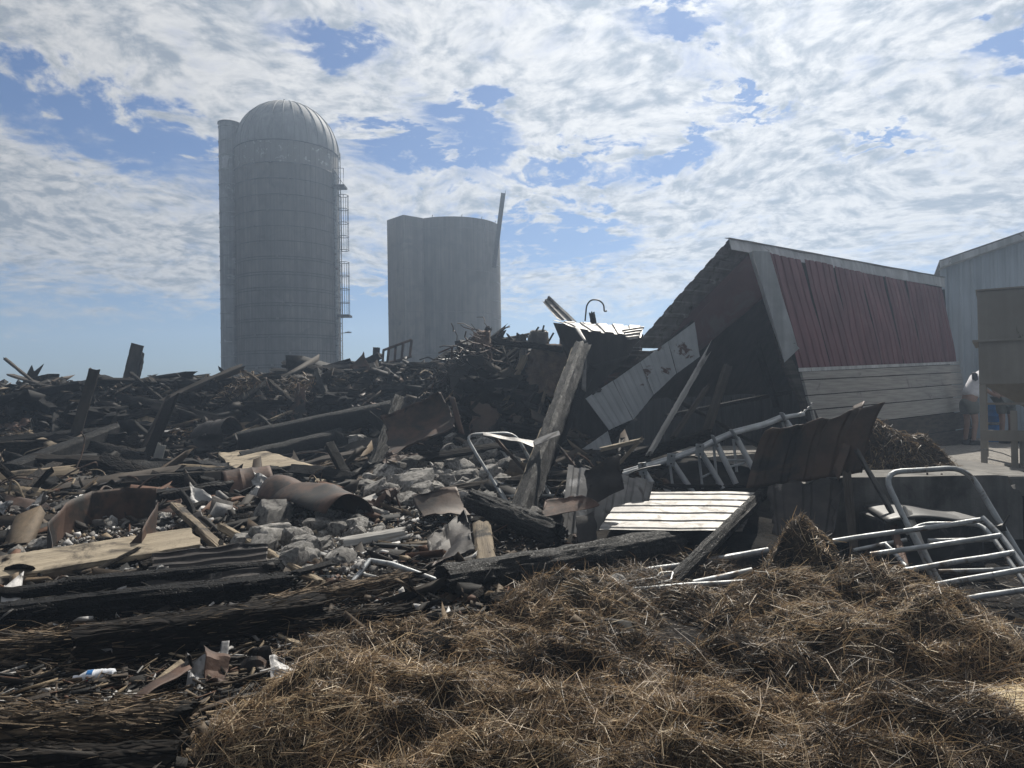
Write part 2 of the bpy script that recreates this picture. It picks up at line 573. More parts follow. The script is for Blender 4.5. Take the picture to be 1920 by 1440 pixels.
M['wood'] = material('wood', (.16, .125, .088), (.36, .29, .20), 5, .75, bump=1.0, bscale=22, patch=((.03, .025, .02), 3.0, .50, .64), vary=.35, spec=.25, stretch=(.28, 3.2, 3.2), bdist=.012)
M['wood_tan'] = material('wood_tan', (.24, .20, .145), (.40, .335, .245), 5, .75, bump=1.0, bscale=22, patch=((.05, .04, .03), 2.6, .50, .66), patch2=((.38, .22, .10), 2.0, .70, .76), spec=.25, stretch=(.28, 3.2, 3.2), bdist=.012)
M['wood_post'] = material('wood_post', (.22, .185, .14), (.36, .305, .23), 6, .8, bump=1.0, bscale=22, crack=None, patch=((.10, .085, .065), 3.0, .62, .72), spec=.2, stretch=(.28, 3.2, 3.2), bdist=.012)
M['wood_grey'] = material('wood_grey', (.26, .25, .235), (.40, .385, .36), 4, .85, bump=.35, bscale=16, stretch=(.35, .35, 9), patch=((.13, .12, .11), 1.6, .6, .75), spec=.2)
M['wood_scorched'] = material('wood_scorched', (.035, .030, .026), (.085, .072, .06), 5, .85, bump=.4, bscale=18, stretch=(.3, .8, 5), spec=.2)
M['bark'] = material('bark', (.045, .033, .023), (.14, .10, .065), 9, .85, bump=1.0, bscale=22, bdist=.012, patch=((.01, .009, .008), 3, .5, .6), spec=.2, stretch=(.8, 3.2, 3.2), crack=9)
M['rust'] = material('rust', (.032, .022, .018), (.11, .062, .042), 5, .7, .1, bump=.4, bscale=30, patch=((.15, .13, .115), 2.6, .66, .76), patch2=((.02, .018, .017), 1.7, .54, .64), vary=.3)
M['rust_brown'] = material('rust_brown', (.032, .021, .015), (.10, .062, .042), 2.2, .6, .1, bump=.35, bscale=20, patch=((.24, .21, .18), 3.1, .66, .70), patch2=((.012, .011, .011), 1.1, .5, .62))
M['burnt_steel'] = material('burnt_steel', (.014, .013, .013), (.05, .042, .038), 4, .6, .3, bump=.4, bscale=25, patch=((.17, .155, .14), 3.0, .62, .70), patch2=((.08, .042, .026), 2.3, .6, .68), vary=.4)
M['ash_steel'] = material('ash_steel', (.17, .17, .175), (.42, .41, .40), 3.5, .55, .15, bump=.5, bscale=30, patch=((.05, .045, .04), 3.4, .56, .64), vary=.3)
M['galv'] = material('galv', (.24, .25, .26), (.40, .415, .42), 9, .42, .5, bump=.25, bscale=70, patch=((.11, .085, .065), 7, .52, .66), patch2=((.05, .045, .04), 16, .62, .70), rough2=.6)
M['galv_sheet'] = material('galv_sheet', (.15, .145, .14), (.27, .26, .25), 4, .5, .25, bump=.2, bscale=30, patch=((.07, .062, .055), 4.0, .52, .66), patch2=((.50, .49, .48), 3.0, .60, .72), rough2=.6)
M['white_paint'] = material('white_paint', (.42, .43, .44), (.55, .56, .56), 3, .55, bump=.15, bscale=30, patch=((.20, .18, .16), 4.5, .62, .70), streak=.22)
M['peeled'] = material('peeled', (.44, .45, .46), (.58, .59, .60), 2.0, .6, bump=.2, bscale=25, patch=((.13, .075, .06), 1.5, .63, .66), patch2=((.62, .63, .63), 5, .6, .7))
M['red_paint'] = material('red_paint', (.125, .047, .056), (.175, .074, .084), 1.4, .6, bump=.12, bscale=30, patch=((.20, .10, .10), 1.3, .55, .75), stretch=(3, 3, .4), spec=.25, streak=.18)
M['red_dull'] = material('red_dull', (.085, .04, .042), (.13, .062, .06), 1.6, .6, bump=.15, bscale=30, patch=((.12, .09, .09), 1.4, .5, .62))
M['white_siding'] = material('white_siding', (.36, .41, .46), (.45, .50, .55), 1.2, .45, bump=.08, bscale=20, stretch=(2, 2, .3), streak=.16)
M['concrete'] = material('concrete', (.135, .128, .118), (.19, .18, .165), .55, .85, bump=.3, bscale=14, patch=((.10, .095, .088), .8, .5, .72), stretch=(1, 1, .45), contrast=(.35, .65), streak=.20)
M['concrete_old'] = material('concrete_old', (.125, .115, .10), (.18, .168, .15), .5, .85, bump=.3, bscale=12, patch=((.085, .078, .07), .35, .48, .7), stretch=(1, 1, .55), streak=.22)
M['stave_white'] = material('stave_white', (.17, .165, .155), (.22, .21, .20), 2, .85, bump=.2, bscale=14, patch=((.50, .50, .49), 2.8, .58, .64), stretch=(1.6, 1.6, .35))
M['concrete_wall'] = material('concrete_wall', (.10, .095, .088), (.19, .18, .165), 2.5, .85, bump=.5, bscale=25, patch=((.42, .41, .39), 3.2, .66, .72), patch2=((.06, .055, .05), 1.6, .55, .68), streak=.3)
M['dome'] = material('dome', (.20, .205, .21), (.27, .275, .28), 1.5, .75, .1, bump=.08, bscale=20, streak=.2)
M['chute'] = material('chute', (.24, .245, .25), (.36, .365, .37), .9, .55, .2, bump=.1, bscale=20, patch=((.50, .51, .52), 1.0, .58, .66), streak=.2)
M['steel_dark'] = material('steel_dark', (.03, .03, .03), (.07, .066, .062), 8, .5, .5, bump=.2)
M['bin_paint'] = material('bin_paint', (.26, .235, .20), (.34, .31, .27), 1.2, .6, bump=.12, bscale=20, patch=((.12, .10, .08), 3.5, .66, .72), streak=.08)
M['rock'] = material('rock', (.13, .125, .115), (.32, .305, .285), 5, .85, bump=.8, bscale=26, bdist=.015, patch=((.52, .51, .50), 3.2, .60, .72), patch2=((.045, .04, .038), 2.0, .53, .66), vary=.35)
M['ruin'] = material('ruin', (.09, .065, .05), (.24, .17, .125), 3, .9, bump=1.0, bscale=18, bdist=.04, patch=((.025, .022, .02), 1.5, .5, .65))
M['chips'] = material('chips', (.55, .55, .55), (1, 1, 1), 14, .75, bump=.5, bscale=60, attr='Col', spec=.3)
M['straw'] = material('straw', (.8, .8, .8), (1, 1, 1), 8, .5, bump=.1, attr='Col', spec=.45, translucent=.3)
M['hay'] = material('hay', (.016, .012, .008), (.085, .062, .038), 16, .9, bump=1.0, bscale=60, bdist=.03, stretch=(1, 1, 1), patch=((.012, .010, .008), 2.2, .5, .62), spec=.15)
M['hay_dark'] = material('hay_dark', (.010, .008, .006), (.05, .038, .026), 16, .9, bump=1.0, bscale=60, bdist=.03, spec=.15)
M['grain'] = material('grain', (.42, .33, .19), (.58, .48, .30), 40, .85, bump=.6, bscale=160, bdist=.01)
M['plastic_black'] = material('plastic_black', (.018, .018, .02), (.05, .05, .052), 4, .5, bump=.15, bscale=30, patch=((.10, .10, .10), 5, .55, .68))
M['rubber'] = material('rubber', (.012, .012, .012), (.03, .029, .028), 6, .6, bump=.3)
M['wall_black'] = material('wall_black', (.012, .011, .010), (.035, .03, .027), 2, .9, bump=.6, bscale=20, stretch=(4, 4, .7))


def flat_mat(name, c, rough=.5, metal=0.0, noise=.12):
    return material(name, tuple(v * (1 - noise) for v in c), tuple(min(1, v * (1 + noise)) for v in c), 9, rough, metal, bump=.1)


M['blue_plastic'] = flat_mat('blue_plastic', (.03, .16, .42), .4)
M['shirt'] = flat_mat('shirt', (.72, .72, .76), .8)
M['print'] = flat_mat('print', (.05, .05, .07), .8)
M['shorts'] = flat_mat('shorts', (.16, .165, .15), .85)
M['skin'] = flat_mat('skin', (.36, .235, .185), .6)
M['hair'] = flat_mat('hair', (.10, .07, .05), .6)
M['boot'] = flat_mat('boot', (.02, .02, .02), .6)
M['red_plastic'] = flat_mat('red_plastic', (.25, .03, .03), .5)
M['leaf_dark'] = material('leaf_dark', (.02, .035, .015), (.05, .08, .03), 8, .7, bump=.2)


def glass_plastic():
    m = bpy.data.materials.new('clear_plastic'); m.use_nodes = True
    b = m.node_tree.nodes['Principled BSDF']
    b.inputs['Base Color'].default_value = (.86, .89, .94, 1)
    b.inputs['Transmission Weight'].default_value = .22
    b.inputs['Roughness'].default_value = .22
    b.inputs['IOR'].default_value = 1.25
    return m


M['clear_plastic'] = glass_plastic()

# ------------------------------------------------------------------ ground
def build_ground():
    def axis(lo, hi, fine0, fine1, step):
        a = list(np.arange(fine0, fine1 + 1e-6, step))
        s = step; v = fine1
        while v < hi:
            s *= 1.35; v = min(hi, v + s); a.append(v)
        s = step; v = fine0
        while v > lo:
            s *= 1.35; v = max(lo, v - s); a.insert(0, v)
        return np.array(a)
    xs = axis(-150, 150, -13, 7.5, 0.075)
    ys = axis(-12, 170, 1.2, 20, 0.075)
    X, Y = np.meshgrid(xs, ys)
    Z = H(X, Y)
    fine = (X > -13.5) & (X < 8) & (Y > 1) & (Y < 21)
    it = np.nditer([X, Y, fine], flags=['multi_index'])
    N = np.zeros_like(Z)
    for x, y, f in it:
        if f:
            v = Vector((float(x), float(y), 0))
            n = mnoise.fractal(v * 1.1, 0.9, 2.0, 5)
            n2 = abs(mnoise.noise(v * 4.3))
            N[it.multi_index] = n * 0.10 + n2 * 0.07 - 0.03
    amp = np.where((X > 2.7) & (Y > 6.5), 0.12, 1.0) * np.where(Y < 6, .45, 1.0)
    Z = Z + N * amp
    nx, ny = len(xs), len(ys)
    v = np.stack([X.ravel(), Y.ravel(), Z.ravel()], 1)
    i = np.arange(nx * ny).reshape(ny, nx)
    f = np.stack([i[:-1, :-1].ravel(), i[:-1, 1:].ravel(), i[1:, 1:].ravel(), i[1:, :-1].ravel()], 1)
    me = mesh_from('ground', v, f, True)
    me.materials.append(M['soil'])
    o = bpy.data.objects.new('ground', me); COL.objects.link(o)
    tag(o, 'sooty black soil and ash under the wreckage', None, None, 'structure')
    # gravel yard behind the low wall, a sheet of its own a little above the soil
    def yard(u, v, p):
        return Vector((p.x, p.y, 0.60 - 0.25 * min(1, max(0, (p.y - 9) / 7)) + 0.02 * mnoise.noise(p * 0.6)))
    vf = sheet(Vector((2.98, 7.02, .6)), Vector((26, 7.02, .6)), Vector((26, 60, .6)), Vector((2.98, 60, .6)), 60, 90, fn=yard)
    obj('gravel_yard', vf, M['gravel'], None, True, 'pale gravel yard behind the low concrete wall', kind='structure')


build_ground()


# ------------------------------------------------------------------ silos
def build_domed_silo():
    Y = 35.0
    cy = Y + 2.45
    c = P(542, 600, cy)
    cx, Rr = c.x, 2.63
    zt = P(541, 262, Y).z
    t = thing('silo', (cx, cy, 1.0), 'tall grey concrete stave silo with ribbed metal dome', 'silo')
    z_lo = 0.4
    hoops = [P(541, y, Y).z for y in (305, 335, 365, 395, 424, 452)]
    obj('wall', lathe(cx, cy, [(Rr, z_lo), (Rr, hoops[0])], 72), M['concrete'], t, True)
    obj('upper_stave_band', lathe(cx, cy, [(Rr + .004, hoops[0]), (Rr + .004, zt)], 72), M['stave_white'], t, True)
    # staves: narrow vertical joints proud of the wall
    dz = .76
    zz = z_lo
    for i in range(60):
        a = 2 * math.pi * i / 60
        if math.sin(a) > .25: continue
        p = Vector((cx + math.cos(a) * (Rr + .002), cy + math.sin(a) * (Rr + .002), 0))
        obj('stave_joint', box(p + Vector((0, 0, z_lo)), p + Vector((0, 0, zt)), .018, .010, 0), M['concrete_old'], t)
    def hoop(z):
        pts = [Vector((cx + (Rr + .02) * math.cos(a), cy + (Rr + .02) * math.sin(a), z)) for a in np.linspace(0, 2 * math.pi, 65)]
        return tube(pts, .018, 6, cap=False)
    zs = hoops + []
    for y in (481, 510, 539, 568, 597, 627, 657, 684):
        z = P(541, y, Y).z
        zs += [z, z - .13]
    k = 0
    for z in zs + [zt - .02]:
        h = obj('hoop', hoop(z), M['steel_dark'], t, True)
        a = -math.pi / 2 + .35 * math.sin(k * 1.1); k += 1
        p = Vector((cx + (Rr + .05) * math.cos(a), cy + (Rr + .05) * math.sin(a), z))
        obj('hoop_lug', abox(p.x - .05, p.x + .05, p.y - .05, p.y + .03, z - .045, z + .045), M['concrete'], h)
    # dome of sheet-metal gores with raised seams
    Hd = P(524, 196, cy).z - zt
    prof = [((Rr + .05) * math.cos(b), zt + Hd * math.sin(b)) for b in np.linspace(0, R(88), 15)]
    d = obj('dome', lathe(cx, cy, prof, 72), M['dome'], t, True)
    for i in range(28):
        a = 2 * math.pi * i / 28
        pts = [Vector((cx + (r + .01) * math.cos(a), cy + (r + .01) * math.sin(a), z + .012)) for r, z in prof]
        obj('seam', tube(pts, .022, 5), M['dome'], d, True)
    obj('dome_cap', lathe(cx, cy, [(.32, zt + Hd - .03), (.30, zt + Hd + .05), (0.001, zt + Hd + .09)], 20), M['dome'], t, True)
    obj('vent_stub', tube([Vector((cx - .1, cy - .1, zt + Hd)), Vector((cx - .08, cy - .1, zt + Hd + .22))], .04, 6), M['steel_dark'], t)
    # round unloading chute on the left, in rings
    cyy = cy - 1.0; cxx = P(434, 600, cyy).x; rr = .52
    ztop = P(431, 233, cyy).z
    ch = obj('chute', lathe(cxx, cyy, [(rr, z_lo), (rr, ztop)], 28), M['chute'], t, True)
    z = z_lo + .3
    while z < ztop:
        pts = [Vector((cxx + (rr + .006) * math.cos(a), cyy + (rr + .006) * math.sin(a), z)) for a in np.linspace(0, 2 * math.pi, 29)]
        obj('chute_ring', tube(pts, .025, 6, cap=False), M['chute'], ch, True)
        z += .73
    obj('chute_cap', lathe(cxx, cyy, [(rr + .05, ztop - .03), (rr + .05, ztop + .03), (.001, ztop + .05)], 28), M['dome'], ch, True)
    # filling pipe, caged ladder and landings on the right
    lx, ly = cx + Rr + .02, cy - .55
    obj('fill_pipe', tube([Vector((lx, ly, z_lo)), Vector((lx, ly, P(632, 300, Y).z))], .105, 12), M['galv'], t, True)
    ld = obj('ladder', join(box(Vector((lx + .22, ly - .2, z_lo + 2)), Vector((lx + .22, ly - .2, zt)), .04, .04),
                            box(Vector((lx + .22, ly + .2, z_lo + 2)), Vector((lx + .22, ly + .2, zt)), .04, .04)), M['galv'], t)
    for z in np.arange(z_lo + 2.2, zt, .30):
        obj('rung', tube([Vector((lx + .22, ly - .2, z)), Vector((lx + .22, ly + .2, z))], .012, 5), M['galv'], ld)
    for (ya, yb, n) in ((347, 455, 5), (479, 585, 5)):
        z1, z0 = P(640, ya, Y).z, P(640, yb, Y).z
        cg = obj('ladder_cage', join(*[tube([Vector((lx + .18 + .22 + .26 * math.cos(a), ly + .26 * math.sin(a), z0)),
                                             Vector((lx + .18 + .22 + .26 * math.cos(a), ly + .26 * math.sin(a), z1))], .014, 5)
                                       for a in np.linspace(-2.2, 2.2, 6)]), M['steel_dark'], t)
        for z in np.linspace(z0, z1, n):
            pts = [Vector((lx + .18 + .22 + .27 * math.cos(a), ly + .27 * math.sin(a), z)) for a in np.linspace(0, 2 * math.pi, 17)]
            obj('cage_hoop', tube(pts, .018, 5, cap=False), M['steel_dark'], cg, True)
    zb = P(640, 583, Y).z
    obj('landing', abox(lx + .1, lx + .70, ly - .4, ly + .4, zb - .10, zb), M['steel_dark'], t)
    zb = P(640, 328, Y).z
    obj('landing', abox(lx - .1, lx + .55, ly - .35, ly + .35, zb - .10, zb), M['steel_dark'], t)
    z2 = P(640, 296, Y).z
    fr = [Vector((lx - .05, ly - .3, zb)), Vector((lx - .05, ly - .3, z2)), Vector((lx + .5, ly - .3, z2)), Vector((lx + .5, ly - .3, zb)), Vector((lx - .05, ly - .3, z2))]
    obj('guard_rail', tube(fr, .022, 5), M['steel_dark'], t)
    zl = P(640, 618, Y).z
    arm = obj('lamp_arm', tube([Vector((lx + .1, ly, zl - .02)), Vector((lx + .5, ly - .1, zl))], .02, 6), M['galv'], t)
    obj('lamp_head', lathe(lx + .6, ly - .1, [(.001, zl + .07), (.16, zl + .03), (.16, zl - .01), (.001, zl - .02)], 14), M['galv'], arm, True)


def build_open_silo():
    Y = 40.0
    cy = Y + 2.4
    Rr = 2.85
    cx = P(939, 560, cy - .2).x - Rr
    zt = P(860, 409, Y).z
    t = thing('silo', (cx, cy, 1.0), 'shorter roofless round concrete silo with square chute tower', 'silo')
    z_lo = .3
    obj('wall', join(lathe(cx, cy, [(Rr - .16, zt), (Rr, zt), (Rr, z_lo)], 72), lathe(cx, cy, [(Rr - .16, z_lo), (Rr - .16, zt)], 72)), M['concrete_old'], t, True)
    for z in np.arange(z_lo + 1.1, zt - .5, 2.35):
        pts = [Vector((cx + (Rr + .003) * math.cos(a), cy + (Rr + .003) * math.sin(a), z)) for a in np.linspace(0, 2 * math.pi, 65)]
        obj('pour_joint', tube(pts, .012, 4, cap=False), M['concrete'], t, True)
    # chute tower: square prism standing on its corner
    a = P(727, 560, Y); b = P(758, 560, Y - 1.2); c2 = P(796, 560, Y - .35)
    zz = P(758, 402, Y - 1.2).z
    d = a + (c2 - b)
    q = [Vector((p.x, p.y, 0)) for p in (a, b, c2, d)]
    v = [tuple(p + Vector((0, 0, z))) for z in (z_lo, zz) for p in q]
    tw = obj('chute_tower', (np.array(v), [(0, 1, 5, 4), (1, 2, 6, 5), (2, 3, 7, 6), (3, 0, 4, 7), (4, 5, 6, 7)]), M['concrete'], t, bevel=.04)
    for z in np.arange(z_lo + 1.1, zz - .5, 2.35):
        pts = [p + (p - (a + c2) / 2).normalized() * .004 for p in (a, b, c2)]
        pts = [Vector((p.x, p.y, z)) for p in pts]
        obj('tower_joint', tube(pts, .012, 4), M['concrete'], tw)
    # rods left sticking up from the rim, wall ties on the right
    for px in (745, 776, 812, 868, 905, 930):
        aa = math.acos(max(-1, min(1, (P(px, 500, Y).x - cx) / Rr)))
        p = Vector((cx + (Rr - .05) * math.cos(aa), cy - (Rr - .05) * math.sin(aa), zt))
        obj('rim_rod', tube([p, p + Vector((.03, 0, .14))], .018, 5), M['steel_dark'], t)
    for py in (492, 525, 560, 595):
        z = P(930, py, Y).z
        p = Vector((cx + Rr * math.cos(.55), cy - Rr * math.sin(.55), z))
        obj('wall_tie', tube([p, p + Vector((.25, -.22, -.04)), p + Vector((.45, -.12, -.10))], .018, 5), M['galv'], t)
    pp = [P(905, 433, Y - .4), P(913, 470, Y - .45), P(912, 480, Y - .45)]
    obj('hanging_strap', tube([P(908, 415, Y - .2), P(912, 455, Y - .3)], .02, 5), M['steel_dark'], t)
    b1 = thing('steel_channel', tuple(P(925, 500, Y - .75)), 'long bent steel channel leaning up past the roofless silo rim', 'beam')
    p0, p1 = P(926, 502, Y - .85), P(944, 362, Y - .55)
    obj('web', box(p0, p1, .24, .02, 0), M['steel_dark'], b1)
    obj('flange', box(p0 + Vector((-.12, -.05, 0)), p1 + Vector((-.12, -.05, 0)), .02, .12, 0), M['steel_dark'], b1)
    obj('flange', box(p0 + Vector((.12, -.05, 0)), p1 + Vector((.12, -.05, .1)), .02, .12, 0), M['steel_dark'], b1)


build_domed_silo()
build_open_silo()


# ------------------------------------------------------------------ collapsed shed
def lerp(a, b, t): return a + (b - a) * t


def build_shed():
    P0 = globals()['P']
    def P(px, py, Y): return P0(px, py, Y * 1.13)
    T = P(1441, 474, 9.0); FT = P(1768, 541, 13.3)
    N = P(1500, 693, 9.0); FN = P(1795, 680, 13.3)
    t = thing('collapsed_shed', (6.2, 13.0, .5), 'slumped red and white steel shed leaning beside the debris', 'shed')
    # ribbed red wall in panels
    n = 7
    for i in range(n):
        a, b = i / n, (i + 1) / n - .0015
        off = Vector((.003, -.004, 0)) * (i % 2)
        vf = sheet(lerp(T, FT, a) + off, lerp(T, FT, b) + off, lerp(N, FN, b) + off, lerp(N, FN, a) + off, 10, 8, crumple=.032, freq=1.2, ribs=('u', .015, .229))
        obj('wall_panel', vf, M['red_paint'], t, False, solid=.004)
    # board skirt: seven boards below the red steel
    nearY = [697, 713, 742, 769, 803, 842, 884]
    farY = [683, 698, 720, 743, 770, 802, 842]
    nx = [1502, 1506, 1513, 1521, 1530, 1541, 1553]
    fx = [1797, 1801, 1805, 1810, 1816, 1821, 1827]
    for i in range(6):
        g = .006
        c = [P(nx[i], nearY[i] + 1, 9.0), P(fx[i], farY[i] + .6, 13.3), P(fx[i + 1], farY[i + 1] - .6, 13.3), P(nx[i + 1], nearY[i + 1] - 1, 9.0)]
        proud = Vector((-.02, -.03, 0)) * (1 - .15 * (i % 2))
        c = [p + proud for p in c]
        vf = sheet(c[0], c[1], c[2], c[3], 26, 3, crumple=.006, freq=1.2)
        obj('board', vf, M['wood_grey'] if i < 4 else M['wood_scorched'], t, False, solid=.038, bevel=.004)  # two lowest boards in a darker wood tone
    obj('drip_edge', sheet(P(1497, 690, 8.93), P(1800, 677.5, 13.2), P(1800, 682, 13.2), P(1498, 697, 8.93), 12, 1, crumple=.004), M['white_paint'], t, solid=.01)
    # white corner trim, bent, torn at the foot
    def torn(u, v, p):
        if v > .99: p = p + Vector((0, 0, .10 * (u - .3)))
        return p
    obj('corner_trim', sheet(P(1410, 471, 8.96), P(1442, 472, 8.93), P(1499, 662, 8.90), P(1471, 676, 8.94), 6, 14, crumple=.012, freq=3, fn=torn), M['white_paint'], t, solid=.006)
    obj('corner_trim_return', sheet(P(1410, 471, 8.97), P(1404, 474, 9.15), P(1469, 680, 9.15), P(1471, 676, 8.95), 2, 8, crumple=.006), M['white_paint'], t, solid=.006)
    obj('corner_post', beam(P(1472, 672, 9.06), P(1528, 798, 9.06), .15, .15, rough=.006), M['wood_scorched'], t)
    obj('corner_post', beam(P(1425, 500, 9.12), P(1476, 680, 9.12), .13, .13, rough=.005), M['wood_scorched'], t)
    # rake trim along the roof edge
    A = P(1366, 448, 9.3); FA = P(1771, 521, 13.5)
    A2 = P(1371, 468, 9.25); FA2 = P(1772, 539, 13.45)
    obj('rake_trim', sheet(A, FA, FA2, A2, 26, 3, crumple=.010, freq=1.3), M['white_paint'], t, solid=.012)
    obj('rake_cap', sheet(A + Vector((-.06, 0, .015)), FA + Vector((-.06, 0, .015)), FA + Vector((.01, -.03, .012)), A + Vector((.01, -.03, .012)), 26, 2, crumple=.006, freq=1.3), M['galv_sheet'], t, solid=.006)
    # roof plane falls away to the left; its ribs run along the trim
    B = P(1186, 652, 9.3)
    run = FA - A
    vf = sheet(A, B, B + run, A + run, 8, 14, ribs=('u', .014, .229), crumple=.016, freq=.8)
    obj('roof', vf, M['galv_sheet'], t, solid=.004)
    B3 = B + (B - A) * .42
    obj('roof_lower', sheet(B + Vector((.02, .25, -.02)), B3 + Vector((.02, .25, -.02)), B3 + run, B + run, 6, 8, ribs=('u', .03, .229), crumple=.03), M['burnt_steel'], t, solid=.004)
    # torn gable strip under the roof: red steel above, peeled white below
    o = run.normalized() * .42
    def GS(px, py): return P(px, py, 9.3) + Vector((0, .34, 0)) * 1.0
    def g(px, py): return P(px, py, 9.62)
    obj('gable_panel', sheet(g(1412, 476), g(1300, 600), g(1306, 652), g(1431, 553), 12, 8, crumple=.012, freq=1.6, ribs=None), M['red_dull'], t, solid=.005)
    obj('gable_panel', sheet(g(1404, 476), g(1225, 655), g(1300, 600), g(1412, 476), 12, 4, crumple=.010, freq=1.6), M['red_dull'], t, solid=.005)
    cells = [(1302, 604), (1252, 640), (1200, 679), (1149, 714), (1097, 748)]
    low = [(1312, 668), (1268, 700), (1225, 740), (1186, 786), (1141, 806)]
    for i in range(4):
        a, b = cells[i], cells[i + 1]; c, d = low[i + 1], low[i]
        yy = 9.58 - .02 * (i % 2)
        obj('white_panel', sheet(P(a[0], a[1], yy), P(b[0] + 1, b[1], yy), P(c[0] + 1, c[1], yy), P(d[0], d[1], yy), 10, 8, crumple=.014, freq=2.2, ribs=('u', .008, .115)), M['peeled'], t, solid=.005)
    obj('gable_rail', beam(P(1434, 548, 9.70), P(1248, 702, 9.70), .07, .10, rough=.008), M['red_dull'], t)
    obj('gable_rail', beam(P(1250, 702, 9.72), P(1128, 838, 9.72), .10, .14, rough=.012), M['charwood'], t)
    obj('white_panel', sheet(P(1140, 808, 9.5), P(1148, 836, 9.5), P(1092, 882, 9.4), P(1088, 845, 9.4), 8, 8, crumple=.015, freq=2.0, ribs=('v', .008, .115)), M['peeled'], t, solid=.005)
    # black sheet added to darken the inside, well in from the open edge
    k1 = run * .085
    obj('added_dark_sheet', sheet(A + k1 + Vector((.02, 0, -.10)), B3 + k1 + Vector((.05, .1, -.10)), B3 + run + Vector((0, 0, -.12)), A + run + Vector((0, 0, -.12)), 14, 14, crumple=.03, freq=1.0), M['wall_black'], t, solid=.02)
    # dark inside: rear wall put in to keep light out, far end, floor joists
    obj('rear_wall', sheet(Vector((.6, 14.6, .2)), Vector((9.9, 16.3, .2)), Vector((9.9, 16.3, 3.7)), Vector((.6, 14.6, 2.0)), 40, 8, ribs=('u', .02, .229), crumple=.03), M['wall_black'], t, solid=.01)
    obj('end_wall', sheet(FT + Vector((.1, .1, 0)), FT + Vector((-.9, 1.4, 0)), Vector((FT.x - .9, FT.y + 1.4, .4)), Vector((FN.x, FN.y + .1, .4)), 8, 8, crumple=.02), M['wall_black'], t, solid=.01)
    for i, (x0, y0, x1, y1, yy, w) in enumerate(((1392, 560, 1455, 760, 10.8, .12), (1300, 640, 1420, 600, 11.2, .10), (1250, 780, 1480, 735, 11.5, .14), (1215, 720, 1420, 835, 10.9, .11))):
        obj('fallen_rafter', beam(P(x0, y0, yy), P(x1, y1, yy + .3), w, w * .5, rough=.01), M['charwood'], t)
    return t


build_shed()


# ------------------------------------------------------------------ white steel building beyond
def turn(o, pivot, ang):
    """turn a finished thing about a vertical axis through pivot"""
    r = Matrix.Rotation(ang, 3, 'Z')
    o.location = Vector(pivot) + r @ (Vector(o.location) - Vector(pivot))
    o.rotation_euler = (0, 0, ang)


def build_white_building():
    Y = 17.0
    x0 = P(1772, 600, Y).x
    t = thing('farm_building', (x0 + 3, Y, .6), 'white ribbed steel farm building with sloping eave trim', 'building')
    E0 = P(1774, 489, Y - .25); E1 = E0 + Vector((6.9, 0, 6.9 * .30))
    zl = P(1772, 500, Y).z
    sl = (E1.z - E0.z) / (E1.x - E0.x)
    n = 7; w = 0.915
    for i in range(n):
        xa, xb = x0 + i * w, x0 + (i + 1) * w - .002
        za, zb = E0.z + sl * (xa - E0.x) - .03, E0.z + sl * (xb - E0.x) - .03
        off = -.004 * (i % 2)
        obj('siding_panel', sheet(Vector((xa, Y + off, .2)), Vector((xb, Y + off, .2)), Vector((xb, Y + off, zb)), Vector((xa, Y + off, za)), 10, 2, ribs=('u', .02, .229)), M['white_siding'], t, solid=.003)
    # side wall and roof, real depth
    xe = x0 + n * w
    obj('side_wall', sheet(Vector((x0 + .01, Y + .02, .2)), Vector((x0 + .01, Y + 12, .2)), Vector((x0 + .01, Y + 12, zl)), Vector((x0 + .01, Y + .02, zl)), 10, 2, ribs=('u', .02, .229)), M['white_siding'], t, solid=.003)
    dz = Vector((0, 0, .02))
    obj('roof', sheet(E0 + dz, E1 + dz, E1 + dz + Vector((0, 12.5, 0)), E0 + dz + Vector((0, 12.5, 0)), 10, 2, ribs=('v', .02, .229)), M['galv_sheet'], t, solid=.004)
    d = Vector((0, 0, -.24))
    obj('eave_trim', join(sheet(E0, E1, E1 + d * .6, E0 + d * .6, 6, 1), sheet(E0 + d * .6, E1 + d * .6, E1 + d * .6 + Vector((0, .2, -.02)), E0 + d * .6 + Vector((0, .2, -.02)), 6, 1)), M['white_paint'], t, solid=.01)
    obj('corner_trim', box(Vector((x0 - .02, Y - .02, .4)), Vector((x0 - .02, Y - .02, zl - .05)), .12, .06), M['white_siding'], t)
    obj('rear_gable', sheet(Vector((xe, Y + 12, .4)), Vector((x0, Y + 12, .4)), Vector((x0, Y + 12, zl)), Vector((xe, Y + 12, E0.z + sl * (xe - E0.x) - .05)), 10, 2), M['white_siding'], t, solid=.003)
    turn(t, (x0, Y, 0), R(-28))


build_white_building()


